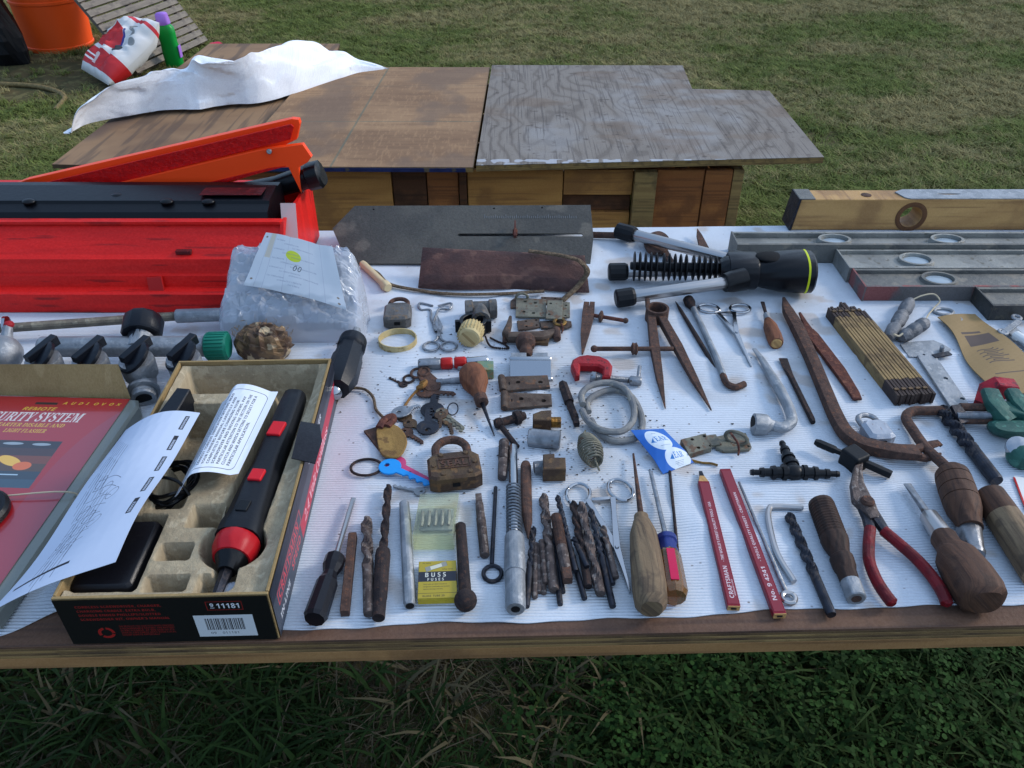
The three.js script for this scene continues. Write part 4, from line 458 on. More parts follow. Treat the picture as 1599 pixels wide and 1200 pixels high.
{ // red blister pack
  const tr = [-.4536,.772,-.7645], br = [-.4646,.772,-.4851], ux = vec(tr).sub(vec(br)).setY(0), L = ux.length(), vd = ux.clone().normalize(), ud = new THREE.Vector3(vd.z, 0, -vd.x).negate(); const at = (s, h, t) => [tr[0] - .27 * 0 + ud.x * s * -1 - vd.x * t, T + h, tr[2] + ud.z * s * -1 - vd.z * t];
  const sg = at(.1, 0, 0)[0] < tr[0] ? 1 : -1, q = (s, h, t) => at(s * sg, h, t), W = .30, D = L + .03;
  const print = canvasMat(1024, 1200, (g, w, h) => {
    g.fillStyle = '#941a20'; g.fillRect(0, 0, w, h); g.fillStyle = '#8c2c38'; g.beginPath(); g.moveTo(w, 90); g.bezierCurveTo(940, 240, 905, 420, 900, 700); g.lineTo(880, h); g.lineTo(w, h); g.fill();
    g.fillStyle = '#c0a030'; g.font = 'italic bold 26px sans-serif'; 'AUDIOVOX'.split('').forEach((c, i) => g.fillText(c, 766 + i * 31, 52)); g.font = 'italic bold 34px sans-serif'; g.fillText('REMOTE', 620, 100, 160); g.fillStyle = '#c8c0b8'; g.font = 'italic bold 88px serif'; g.fillText('SECURITY SYSTEM', 470, 178, 415); g.fillStyle = '#c4a424'; g.font = 'italic bold 34px serif'; g.fillText('STARTER DISABLE AND', 560, 216, 280); g.fillText('LIGHT FLASHER', 620, 256, 165);
    ['#241c20', '#3a2420', '#6a3420', '#4a3424', '#26323c', '#2c4250'].forEach((c, i) => { g.fillStyle = c; g.fillRect(90, 310 + i * 48, 792 + i, 50); }); g.fillStyle = '#d8a840'; g.beginPath(); g.ellipse(740, 440, 54, 24, .5, 0, 7); g.fill(); g.fillStyle = '#c8602c'; g.beginPath(); g.ellipse(800, 470, 34, 26, 0, 0, 7); g.fill(); g.fillStyle = '#9cb2be'; g.fillRect(560, 545, 120, 10); g.fillRect(720, 520, 90, 7); g.fillStyle = '#8a949a'; g.beginPath(); g.ellipse(700, 330, 40, 9, 0, 0, 7); g.fill(); g.beginPath(); g.ellipse(810, 332, 36, 9, 0, 0, 7); g.fill(); g.fillStyle = '#1c1c20'; g.fillRect(655, 40, 90, 16);
  }, .3, { clearcoat: 1, clearcoatRoughness: .08 });
  const card = new THREE.BufferGeometry(), P = [q(W, .0225, 0), q(0, .0225, 0), q(0, .0225, D), q(W, .0225, D)]; card.setAttribute('position', new THREE.Float32BufferAttribute([...P[0], ...P[3], ...P[1], ...P[1], ...P[3], ...P[2]], 3)); card.setAttribute('uv', new THREE.Float32BufferAttribute([0, 1, 0, 0, 1, 1, 1, 1, 0, 0, 1, 0], 2)); card.computeVertexNormals();
  const xz = (p) => [p[0], p[2]], shell = plate([q(W, 0, -.002), q(-.008, 0, -.002), q(-.014, 0, .01), q(-.014, 0, D + .004), q(W, 0, D + .004)].map(xz), T + .001, .0205, { bevel: .003 });
  const flap = (() => { const a = q(.001, .022, -.003), b = q(W, .022, -.003), d = [-.4662,.808,-.7859]; return sheet((u, v) => { const p = bil(a, b, [d[0] - .27, d[1], d[2]], [d[0], d[1], d[2]], u, v); return p; }, 6, 6, .0015); })(); quadUV(flap, (x, y, z) => [x, z + y]);
  const ringc = q(.2, .052, .28), band = wire([q(-.016, .012, .16), q(-.012, .0245, .162), q(.1, .0245, .175), q(.3, .0245, .18)], .0009, { n: 6 });
  add('blister_pack', 'red blister pack with yellow lettering and a tan card flap', 'package', [['clear_shell', shell, new THREE.MeshPhysicalMaterial({ color: 0x8c9088, roughness: .2, transmission: .35, thickness: 0 })], ['printed_card', card, print], ['card_flap', flap, M.card], ['blister_ring', sweep(Array.from({ length: 28 }, (_, i) => { const a = i / 28 * 2 * PI; const p = q(.072 + .028 * Math.cos(a), .027, .197 + .028 * Math.sin(a)); return [p, .011, .012]; }), { n: 8, close: true }), M.blackP], ['elastic_band', band, M.string]]);
}

// ================================================================ back row
{ // dark steel plate with a slot, propped on its folded rear flange
  const a = .376, xl = -.266, sh = [[xl + .006, 0], [.124, 0], [.132, -.055], [.131, -.128], [-.262, -.126], [-.293, -.075]];
  const tiltUp = (g) => g.rotateX(a).translate(0, T + .0022, -1.145), s = new THREE.Shape(sh.map((p) => new THREE.Vector2(p[0], -p[1])));
  const slot = new THREE.Path(); slot.moveTo(-.085, .058); slot.lineTo(.112, .058); slot.absarc(.112, .061, .003, -PI / 2, PI / 2, false); slot.lineTo(-.085, .064); slot.absarc(-.085, .061, .003, PI / 2, PI * 1.5, false); s.holes.push(slot);
  for (const [x, z] of [[.05, .122], [-.03, .12], [-.23, .118]]) { const h = new THREE.Path(); h.absarc(x, z, .0018, 0, 2 * PI, true); s.holes.push(h); }
  const g = tiltUp(boxUV(new THREE.ExtrudeGeometry(s, { depth: .0022, bevelEnabled: false, curveSegments: 8 }).rotateX(-PI / 2)));
  const ticks = []; for (let i = 0; i < 44; i++) ticks.push(box([-.045 + i * .0035, .0025, -.1 - (i % 5 ? .0 : .0015)], .0005, .0006, i % 5 ? .005 : .008, { r: .0001 }));
  const wx = .005; add('slotted_plate', 'dark steel plate with a long slot and worn ruler marks, leaning at the table back', 'steel plate', [['plate', g, surf([86, 83, 77], [74, 72, 68], [98, 93, 85], { rough: .6, metal: .3, tile: .4, bump: .0004, spot: .66 })], ['rear_flange', box([-.07, T + .0245, -1.2635], .36, .047, .002, { r: .0004 }), M.dark], ['graduations', tiltUp(join(ticks)), M.galv], ['wing_bolt', tiltUp(join(rod([wx, .002, -.061], [wx, .014, -.061], .004), bar([wx, .014, -.046], [wx, .012, -.082], .005, .006, .002, .004))), M.rustRed]]);
  scene.getObjectByName('slotted_plate').children[2].userData.kind = 'stuff';
}
{ // leather pouch
  const A = [-.1381,.786,-1.1315], B = [.1107,.784,-1.1075], C = [.1153,.752,-1.0559], D = [-.1413,.752,-1.0675];
  const f = (sg) => sheet((u, v) => { const p = bil(A, B, C, D, u, v), k = Math.pow(16 * u * (1 - u) * v * (1 - v), .45); p[1] += (sg > 0 ? .007 : -.001) * k + .0025 * (fbm(u, v, 6, 4, 3, 66) - .5) * k + .004 * Math.exp(-((v - .82) ** 2) / .004) * Math.sin(u * PI) ** .4 + .003; p[2] += .003 * Math.sin(u * 8) * v; return p; }, 40, 24, .002);
  const g = f(1); for (let i = 0, uv = g.attributes.uv; i < uv.count; i++) uv.setXY(i, uv.getX(i) * .26, uv.getY(i) * .1);
  add('leather_pouch', 'flat dark brown leather pouch lying against the slotted plate', 'pouch', [['flap', g, M.leather], ['strap', wire([[.0257,.796,-1.1051], [.077,.796,-1.0882], [.1006,.792,-1.0794], [.112,.78,-1.0698], [.1006,.764,-1.0597], [.0736,.754,-1.0278]], .0022, { w: 2.2 }), M.cord], ['tie_cord', wire([[-.2308,.754,-1.1335], [-.2101,.754,-1.1145], [-.188,.754,-1.0798], [-.1433,.754,-1.0601], [-.0947,.754,-1.0485], [-.0185,.756,-1.045], [.048,.758,-1.0491]], .002, { w: 1.8 }), M.cord]]);
  const a = [-.2357,.756,-1.1404], b = [-.1853,.757,-1.0606];
  add('cream_peg', 'cream plastic peg with a round head beside the parcel', 'peg', [['cream_peg', turned(a, b, [[0, .0055], [.05, .006], [.75, .0055], [.82, .006], [.86, .0078], [.95, .0078], [1, .006]], 16), M.cream]]);
}
{ // torch with tripod legs
  const H0 = [.3139,.78,-1.0739], H = (t) => mix(H0, [.4452,.784,-1.0623], t), parts = [], leg = (A, B, nm) => { parts.push(['leg', rod(mix(A, B, .08), B, .009, .009, 20), M.satin, [['foot_cap', turned(A, mix(A, B, .17), [[0, .0105], [.08, .0138], [.85, .0138], [1, .0115]], 12, { crease: .4 }), M.blackSat]]]); };
  leg([.1758,.766,-1.2402], [.3321,.784,-1.0991]); leg([.149,.766,-1.0126], [.3142,.782,-1.0329]); leg([.1467,.766,-1.0941], [.3198,.77,-1.0948]);
  const fa = [.1828,.776,-1.0937], fb = [.3113,.78,-1.0799], F = (t) => mix(fa, fb, t), fd = vec(fb).sub(vec(fa));
  parts.push(['spine', rod(F(-.03), F(1), .007, .008), M.blackSat]);
  for (let i = 0; i < 15; i++) { const t = .02 + i * .064 + (i > 4 ? .02 : 0) + (i > 9 ? .02 : 0), r = .0225 - .0045 * t; parts.push(['fin', turned(F(t - .013), F(t + .013), [[0, r * .85], [.25, r], [.75, r], [1, r * .85]], 14), M.blackSat]); }
  parts.push(['head', sweep([[H(-.03), .03, .028], [H(.02), .042, .037], [H(.08), .048, .041], [H(.4), .05, .043], [H(.45), .054, .047], [H(.62), .066, .053], [H(.8), .072, .056], [H(.885), .072, .056]], { n: 28, k: 2.6 }), plain(0x0c0d11, .3)], ['lime_ring', sweep([[H(.886), .0724, .0564], [H(.897), .073, .057], [H(.908), .0724, .0564]], { n: 28, k: 2.6 }), plain(0xc4cc1c, .4)], ['bezel', sweep([[H(.907), .072, .056], [H(.965), .071, .055], [H(.99), .063, .049]], { n: 28, k: 2.6 }), plain(0x0c0d11, .3)],
    ['switch_pad', ball(up(H(.5), .023), .016, 1.4, .28, 1, 18), M.blackRub], ['shoulder', sweep([[H(.06), .056, .047], [H(.1), .058, .049], [H(.36), .056, .049], [H(.38), .052, .045]], { n: 24, k: 3 }), plain(0x17181c, .36)]);
  for (const [a, b] of [[[.3272,.784,-1.1033], [.3491,.784,-1.0887]], [[.3082,.782,-1.0309], [.3381,.783,-1.0406]]]) parts.push(['socket', turned(a, b, [[0, .0135], [.3, .0155], [1, .017]], 18), M.blackP]);
  add('tripod_torch', 'black torch with lime ring and three fold out silver legs', 'torch', parts);
  add('scraper', 'rusty round scraper blade with long handle under the torch', 'scraper', [['blade', plate([[.2171,-1.2099], [.2295,-1.2388], [.248,-1.2487], [.2586,-1.2339], [.2576,-1.2005], [.243,-1.1729], [.2224,-1.1729]], T + .006, .005, { smooth: true }), M.rust], ['tang', bar([.2455,.756,-1.1987], [.2528,.756,-1.1275], .010, .006), M.rust], ['handle', rod([.1335,.758,-1.2399], [.2272,.758,-1.235], .0055), M.rust]]);
  add('blade_tip', 'rusty pointed blade tip sticking out behind the torch', 'blade', [['blade_tip', sweep([[[.3124,.762,-1.2537], .001, .002], [[.3121,.76,-1.2332], .009, .004], [[.3123,.758,-1.1993], .014, .004], [[.3157,.756,-1.1623], .014, .004]], { k: 8 }), M.rust]]);
}
{ // spirit levels
  const wl = M.woodTan, zF = -1.2742, zB = -1.315, y1 = T + .056, xl = .4755, hc = [.6774,.7748,-1.2742];
  const hole = [hc[0], hc[1], .0185];
  add('wooden_level', 'old wooden spirit level with round sight hole standing behind the metal levels', 'spirit level', [['stock', vplate([[xl + .003, T + .001], [xl + .7, T + .001], [xl + .7, y1], [xl + .0095, y1]], zB, zF - zB, { holes: [hole], bevel: .001 }), wl], ['end_plate', sweep([[[xl + .0005, T + .001, (zF + zB) / 2], .044, .004], [[xl + .0075, y1 + .0012, (zF + zB) / 2], .044, .004]], { k: 9, ref: [1, 0, 0] }), M.dark], ['corner_plate', box([xl + .02, y1 + .0008, (zF + zB) / 2], .026, .0018, .042, { r: .0004 }), M.aluDark],
    ['sight_ring', sweep(Array.from({ length: 32 }, (_, i) => { const a = i / 32 * 2 * PI; return [[hc[0] + .0225 * Math.cos(a), hc[1] + .0225 * Math.sin(a), zF + .0002], .0085, .0024]; }), { n: 8, close: true, ref: [0, 0, 1] }), wood([104, 70, 44], [84, 56, 38], [64, 44, 32], { tile: .08 })], ['top_plate', plate([[.66, zF - .005], [.668, zF - .001], [1.1, zF - .001], [1.1, zB + .001], [.668, zB + .001], [.652, zB + .012]], y1, .002, { holes: [[.74, -1.294, .02, .003]] }), M.galv], ['top_plug', rod([.60, y1 - .002, -1.293], [.60, y1 + .0012, -1.293], .0085, .0085, 18), M.woodBrown]], { group: 'spirit levels' });
  const level = (xL, xR, zb, zf, H, m, mf, vials, label, redF) => {
    const parts = [], th = .0055, wy = T + H * .66; parts.push(['flange', box([(xL + xR) / 2, T + H / 2 + .0005, zb + th / 2], xR - xL, H, th, { r: .001 }), m], ['flange', box([(xL + xR) / 2, T + H / 2 + .0005, zf - th / 2], xR - xL, H, th, { r: .001 }), mf]);
    const hs = vials.map((x) => [x, (zb + zf) / 2, .0]), pts = [[xL, zb + th], [xR, zb + th], [xR, zf - th], [xL, zf - th]];
    parts.push(['web', box([(xL + xR) / 2, wy, (zb + zf) / 2 - .003], xR - xL - .001, .006, zf - zb - 2 * th - .006, { r: .0006 }), m], ['end_cap', box([xL - .0012, T + H / 2 + .0005, (zb + zf) / 2], .0028, H + .0005, zf - zb + .001, { r: .0006 }), mf]);
    const R = Math.min(.0215, (zf - zb) * .38); for (const x of vials) { const zc = (zb + zf) / 2, o = { n: 28, dir: [0, 1, 0], ref: [0, 0, -1] }, E = (y, k) => [[x, y, zc], 2 * .027 * k, 2 * R * k]; parts.push(['vial_housing', sweep([E(wy, 1.08), E(T + H * .8, 1.02), E(T + H * .99, .96), E(T + H * .99, .8), E(T + H * .72, .74)], o), m, [['vial_glass', sweep([E(wy + .001, .72), E(T + H * .8, .73), E(T + H * .84, .6)], o), M.vial]]]); }
    for (const x of vials) parts.push(['rib', box([x, wy, zf - th - .003], .075, .0058, .006, { r: .0006 }), m]);
    add('metal_level', label, 'spirit level', parts, { group: 'spirit levels' });
  };
  level(.357, 1.05, -1.2014, -1.154, .032, M.alu, M.aluDark, [.515, .695], 'long grey metal spirit level in front of the wooden level');
  level(.513, 1.05, -1.1525, -1.0905, .025, M.alu, M.alu, [.625], 'pale metal spirit level between two others, with one cloudy vial');
  level(.517, 1.05, -1.0895, -1.0335, .024, M.aluDark, M.aluRed, [.635], 'metal spirit level with worn red paint on its front');
  level(.677, 1.05, -1.0325, -.979, .024, M.aluDark, surf([66, 64, 60], [50, 50, 50], [84, 78, 66], { rough: .5, metal: .4 }), [.9], 'short dark spirit level with a black end beside the paper tag');
}
// ================================================================ middle rows
const loop = (C, a, b, rot = 0, n = 14) => Array.from({ length: n }, (_, i) => { const t = i / n * 2 * PI, x = a * Math.cos(t), z = b * Math.sin(t); return [C[0] + x * Math.cos(rot) - z * Math.sin(rot), C[1], C[2] + x * Math.sin(rot) + z * Math.cos(rot)]; });
const padlock = (name, label, o) => { // lying flat; A bottom centre, B top centre (x,z), thickness h
  const L = local(o.A, o.B), w = o.w / 2, c = o.h * .35, q = (s, t) => L.at(s, t), parts = [];
  parts.push(['body', plate([q(0, -w + c), q(0, w - c), q(c * .5, w), q(L.l - c, w), q(L.l, w - c), q(L.l, -w + c), q(L.l - c, -w), q(c * .5, -w)], T + .001, o.h, { bevel: o.bev ?? .002 }), o.mat]);
  const y = T + o.h / 2 + .001, sw = w * (o.sw ?? .68), sh = o.sh, p = []; for (let i = 0; i <= 12; i++) { const a = PI * i / 12, e = q(L.l + sh * .45 + Math.sin(a) * sh * .55, -Math.cos(a) * sw); p.push([e[0], y, e[1]]); } const s0 = q(L.l - .004, -sw), s1 = q(L.l - .004, sw); if (!o.open) p.unshift([s0[0], y, s0[1]]); p.push([s1[0], y, s1[1]]);
  parts.push(['shackle', sweep(spline(p, 40).map((v) => [v, o.sr * 2]), { n: 10, crease: 1.2 }), o.smat ?? o.mat]);
  if (o.key) { const k = q(-.0012, 0), k2 = q(.003, 0); parts.push(['keyhole', bar([k[0], y, k[1]], [k2[0], y, k2[1]], .008, .0045), M.blackRub]); }
  return add(name, label, 'padlock', [...parts, ...(o.extra ? o.extra(L, q) : [])]);
};
const flatText = (str, size, L, s, t, y, depth, turn = 0) => { const g = new TextGeometry(str, { font, size, depth, curveSegments: 3, bevelEnabled: false }); g.computeBoundingBox(); const b = g.boundingBox; g.translate(-(b.max.x + b.min.x) / 2, -(b.max.y + b.min.y) / 2, 0).rotateX(-PI / 2).rotateY(L.ang - PI / 2 + turn); const p = L.at(s, t); return g.translate(p[0], y, p[1]); };
padlock('padlock', 'old dull iron padlock with rusty open shackle above the brass strap', { A: [-.1594,-.954], B: [-.1622,-.9978], w: .0378, h: .019, sh: .024, sr: .003, mat: M.iron, smat: M.rust, key: true, open: true, bev: .003 });
padlock('padlock', 'heavy rusty brass padlock with raised letters and rusted shackle', { A: [-.0586,-.6283], B: [-.0656,-.6698], w: .0563, h: .022, sh: .032, sr: .0048, mat: M.brassOld, smat: M.rust, key: true, bev: .0025, sw: .62, extra: (L, q) => { const y = T + .0232, fr = []; const e = (a, b) => fr.push(bar([...[q(...a)[0], y, q(...a)[1]]], [q(...b)[0], y, q(...b)[1]], .0011, .0012)); const s0 = L.l * .36, s1 = L.l * .7, t0 = -.017, t1 = .017; e([s0, t0], [s1, t0]); e([s1, t0], [s1, t1]); e([s1, t1], [s0, t1]); e([s0, t1], [s0, t0]); const rv = [[.16, -.013], [.16, .016], [.88, -.013], [.88, .014], [.5, -.022], [.52, .022]].map(([a, b]) => { const p = q(L.l * a, b); return ['rivet', turned([p[0], T + .0225, p[1]], [p[0], T + .0242, p[1]], [[0, .003], [.7, .003], [1, .002]], 12), M.brassOld]; }); return [['letter_frame', join(fr), M.rust], ['lettering', flatText('SEAL', .0095, L, L.l * .53, 0, T + .0228, .001), M.rust], ...rv]; } });
padlock('padlock', 'small silver padlock beside the pry bar, keyhole end toward the table front', { A: [.4195,-.6988], B: [.4168,-.7318], w: .0305, h: .019, sh: .017, sr: .0032, mat: surf([176, 180, 188], [160, 164, 172], [140, 130, 130], { rough: .4, metal: .5, spot: .7 }), smat: M.steel, key: true, bev: .004 });
{ // brass strap ring, scissors, tee, collar, cap
  const c = [[-.1541,.754,-.9193]][0], rx = .0263, rz = .0235, pts = []; for (let i = 0; i < 28; i++) { const a = i / 28 * 2 * PI; pts.push([[c[0] + rx * Math.cos(a) * (Math.cos(a) > .7 ? .93 : 1), T + .005, c[2] + rz * Math.sin(a)], .0014, .0095]); }
  add('strap_ring', 'tan strap bent into a ring below the iron padlock', 'ring', [['strap_ring', sweep(pts, { k: 8, close: true }), M.creamDark]]);
  
  const sc = (pts) => wire(pts, .0017, { n: 7 });
  add('folding_scissors', 'small folding scissors spread open in an X', 'scissors', [['arm', join(sc([[-.1149,.753,-1.0147], [-.1351,.753,-1.0221], [-.1315,.753,-1.0039], [-.1186,.753,-1.0039], [-.1148,.753,-.9791], [-.1087,.754,-.9604]]), sweep([[[-.1112,.753,-.9688], .004, .003], [[-.1039,.754,-.9436], .0065, .0025], [[-.1061,.754,-.9503], .006, .0025]], { k: 8 })), M.steel], ['arm', join(sc([[-.1072,.754,-1.013], [-.0891,.754,-1.0204], [-.09,.754,-1.004], [-.1047,.754,-1.004], [-.1088,.754,-.9845], [-.1109,.754,-.9654]])), M.steel], ['blade', sweep([[[-.106,.754,-.9845], .001, .002], [[-.0993,.755,-.9554], .006, .002], [[-.1011,.754,-.9305], .004, .003]], { k: 8 }), M.steel], ['ring_handle', join(wire(loop([-.109,.753,-.9082], .0104, .011), .0016, { close: true, n: 7 }), sc([[-.1014,.754,-.9338], [-.1033,.753,-.924], [-.1064,.753,-.9192]])), M.steel], ['ring_handle', join(wire(loop([-.0849,.753,-.9082], .0104, .011), .0016, { close: true, n: 7 }), sc([[-.0998,.754,-.9371], [-.0955,.753,-.924], [-.0899,.753,-.9192]])), M.steel], ['pivot', rod([-.1018,.752,-.9501], [-.1009,.757,-.9422], .0028), M.steel]]);
  const hx = .0145; add('pipe_tee', 'grey iron pipe tee fitting behind the black collar', 'pipe fitting', [['run', turned([-.0665,.7645,-.9845], [-.0213,.7645,-.9881], [[0, .011], [.02, .0135], [.24, .0135], [.26, .0115], [.74, .0115], [.76, .0135], [.98, .0135], [1, .011]], 22), M.iron], ['branch', turned([-.0448,.7645,-.9845], [-.043,.7645,-.9569], [[0, .0115], [.7, .0118], [.72, .0132], [1, .0125]], 20), M.iron, [['bore', rod([-.0431,.7645,-.9586], [-.043,.7645,-.9552], .0075), M.blackRub]]]]);
  const k = [-.0534,.762,-.9475]; add('black_collar', 'black plastic collar nut with lugs against the pipe tee', 'collar', [['ring', sweep(Array.from({ length: 26 }, (_, i) => { const a = i / 26 * 2 * PI; return [[k[0] + .0165 * Math.cos(a), T + .011, k[2] + .0165 * Math.sin(a)], .005, .02]; }), { k: 8, close: true }), M.blackP], ...[0, 1.6, 3.1, 4.6].map((a) => ['lug', box([k[0] + .021 * Math.cos(a), T + .011, k[2] + .021 * Math.sin(a)], .008, .018, .006, { ry: -a }), M.blackP])]);
  const ca = [-.0536,.767,-.9328], cb = [ca[0] - .004, T + .016, ca[2] + .026], ribs = []; for (let i = 0; i < 22; i++) { const a = i / 22 * 2 * PI; ribs.push(rod([ca[0] + .0158 * Math.cos(a), ca[1] + .0158 * Math.sin(a), ca[2] + .003], [cb[0] + .0158 * Math.cos(a), cb[1] + .0158 * Math.sin(a), cb[2] - .004], .0011, .0011, 5)); }
  const ch = [[-.0362,.756,-.9274], [-.0325,.753,-.9161], [-.0272,.752,-.9081], [-.0168,.752,-.905], [-.0047,.752,-.905], [-.01,.752,-.9144], [-.0205,.752,-.9224], [-.0293,.753,-.9289]], beads = spline(ch, 34).map((p) => ball([p.x, p.y, p.z], .0016, 1, 1, 1, 6));
  add('chained_cap', 'cream ribbed plastic cap on a rusty bead chain', 'cap', [['cap', join(turned(ca, cb, [[0, .013], [.08, .0155], [.85, .0155], [.95, .0145], [1, .012]], 26), ribs), M.creamDark], ['chain_lug', ball([cb[0] + .0165, T + .012, cb[2] - .004], .003), M.creamDark], ['bead_chain', join(beads), M.rustDark]]);
  scene.getObjectByName('chained_cap').children[2].userData.kind = 'stuff';
}
{ // hinges and hasps
  const hole = (p, r = .0022) => [p[0], p[1], r];
  add('hasp', 'pale grey two leaf hasp above the rusty latch', 'hasp', [['leaf', plate([[.0061,-1.0318], [.0501,-1.028], [.0484,-.9777], [.005,-.9794]], T + .004, .003, { holes: [hole([.0191,-1.0206], .003), hole([.0339,-1.0169], .003), hole([.0169,-.9917], .003), hole([.0305,-.9882], .003)] }), M.hinge], ['leaf', plate([[.0515,-1.0174], [.0738,-1.0174], [.0703,-.9659], [.0471,-.9676]], T + .008, .003, { holes: [hole([.0558,-1.0083], .0025), hole([.0528,-.978], .0025)] }), M.hinge], ['leaf', plate([[.0733,-1.0225], [.0844,-1.0206], [.0821,-.9812], [.0701,-.9777]], T + .003, .003, { holes: [hole([.0783,-1.0115], .0025), hole([.0758,-.9829], .0022)] }), M.hinge], ['back_leaf', plate([[.0431,-1.0409], [.0751,-1.039], [.0733,-1.0204], [.0434,-1.0222]], T + .001, .0025, { holes: [hole([.0486,-1.0371]), hole([.0636,-1.0352])] }), M.hingeRust], ['lug', plate([[-.0023,-1.0278], [.0062,-1.0409], [.0097,-1.0094], [-.0023,-1.0094]], T + .001, .003), M.hingeRust], ['staple', sweep(Array.from({ length: 14 }, (_, i) => { const a = i / 14 * 2 * PI, c = [.0145,.759,-1.0303]; return [[c[0] + .0085 * Math.cos(a), c[1] + .006 * Math.sin(a), c[2]], .004]; }), { n: 7, close: true, ref: [0, 0, 1] }), M.hinge]]);
  const br = [.0665,.758,-.9607]; add('hasp', 'rusty swivel hasp with a brass rosette', 'hasp', [['leaf', plate([[.0068,-.9723], [.0385,-.9792], [.0397,-.9553], [.0084,-.9486]], T + .001, .003, { holes: [hole([.0194,-.9706]), hole([.0339,-.974]), hole([.0201,-.957]), hole([.0344,-.9604])] }), M.hingeRust], ['arm', plate([[.0392,-.9689], [.0726,-.9723], [.0833,-.9689], [.0834,-.957], [.0751,-.9519], [.0405,-.9519]], T + .002, .0035), M.hingeRust], ['rosette', sweep(Array.from({ length: 20 }, (_, i) => { const a = i / 20 * 2 * PI; return [[br[0] + .0075 * Math.cos(a), T + .009, br[2] + .0085 * Math.sin(a)], .005, .004]; }), { n: 8, close: true }), M.brass], ['latch_pin', rod([.0615,.756,-.9471], [.0612,.756,-.921], .0055), M.rust], ['wire_tail', wire([[.0678,.762,-.9525], [.0702,.758,-.9456], [.0684,.753,-.9403]], .0012), M.rustRed]]);
  add('clamp_latch', 'rusty cast clamp with a double ball knob', 'clamp', [['frame', sweep([[[-.0023,.756,-.9794], .004, .004], [[-.004,.757,-.9555], .008, .008], [[-.0083,.758,-.9308], .011, .012], [[-.003,.759,-.9211], .014, .014], [[.0178,.759,-.9211], .016, .014], [[.0396,.758,-.9243], .018, .012], [[.0512,.757,-.9323], .014, .01], [[.0586,.756,-.9405], .01, .008]], { k: 3.2, n: 14 }), M.hingeRust], ['plate', plate([[.0285,-.9339], [.0511,-.929], [.0487,-.9115], [.0289,-.9115]], T + .001, .006), M.brassOld], ['knob', turned([.0177,.762,-.9197], [.0189,.758,-.8777], [[0, .007], [.1, .011], [.3, .0135], [.48, .0125], [.58, .0075], [.64, .007], [.7, .0088], [.85, .009], [1, .005]], 20), M.rust], ['foot', rod([-.0101,.756,-.9307], [-.01,.753,-.9161], .003), M.rust]]);
  // plain strap hinges, brass fittings, sleeve
  const strap = (pts, holes, label, rot) => { const A = pts[0], D = pts[3]; add('strap_leaf', label, 'hinge', [['leaf', plate(pts, T + .002, .004, { holes: holes.map((p) => [p[0], p[1], .0035]) }), M.hingeRust], ['knuckle', rod([A[0] - .001, T + .0055, A[1]], [D[0] - .001, T + .0055, D[1]], .0048), M.hingeRust], ['slot_mark', box([lerp(A[0], D[0], .5) + .008, T + .0058, lerp(A[1], D[1], .5)], .0018, .0012, .006), M.blackRub]]); };
  strap([[-.0126,-.8342], [.0453,-.837], [.0476,-.8122], [-.0099,-.8041]], [[.0076,-.8217], [.0358,-.8217]], 'rusty strap hinge leaf nearest the chrome clip');
  strap([[-.0083,-.8001], [.0486,-.7975], [.0485,-.7754], [-.0081,-.7679]], [[.0113,-.787], [.0386,-.7831]], 'rusty strap hinge leaf touching the brass elbow');
  const be = [.0356,.761,-.7405]; add('brass_elbow', 'dark brass elbow fitting with a bright threaded nipple', 'pipe fitting', [['block', plate([[.0242,-.7374], [.034,-.7434], [.046,-.7447], [.0452,-.7255], [.0239,-.7255]], T + .001, .021, { bevel: .001 }), M.brassOld], ['nipple', thread([.0437,.761,-.7345], [.0571,.761,-.7345], .0068, .0016), M.brass]]);
  add('steel_sleeve', 'short plain silver sleeve below the brass elbow', 'sleeve', [['sleeve', turned([.0186,.7605,-.7083], [.0548,.7605,-.7027], [[0, .009], [.02, .0105], [.98, .0105], [1, .009]], 24), M.steel, [['bore', rod([.0183,.7605,-.7083], [.0188,.7605,-.7083], .0065), M.blackRub]]]]);
  add('brass_tee', 'dark brass tee block with a threaded steel nipple', 'pipe fitting', [['block', plate([[.0339,-.6685], [.0466,-.6696], [.0463,-.6632], [.0582,-.6632], [.0578,-.6446], [.0332,-.6436]], T + .001, .019, { bevel: .001 }), M.brassOld], ['nipple', thread([.036,.76,-.6588], [.024,.76,-.6567], .0072, .0016), M.steel]]);
  const z1 = [-.0029,-.857], z2 = [.0499,-.857]; const cx = (z1[0] + z2[0]) / 2, cw = z2[0] - z1[0];
  add('chrome_clip', 'shiny chrome spring clip with rolled edges', 'clip', [['front_plate', box([cx, T + .0115, z1[1] + .014], cw, .022, .002, { rx: -.75, r: .0008 }), M.chrome], ['top_roll', rod([cx - cw / 2, T + .019, z1[1] + .003], [cx + cw / 2, T + .019, z1[1] + .003], .0034), M.chrome], ['lower_roll', rod([cx - cw / 2 - .001, T + .003, z1[1] + .024], [cx + cw / 2 + .001, T + .003, z1[1] + .024], .0026), M.chrome], ['back_plate', box([cx, T + .011, z1[1] - .006], cw, .02, .002, { rx: .7, r: .0008 }), M.chrome], ['ear', box([cx - cw * .28, T + .013, z1[1] - .014], .02, .0016, .012, { r: .0006 }), M.galv], ['ear', box([cx + cw * .25, T + .013, z1[1] - .014], .02, .0016, .012, { r: .0006 }), M.galv]]);
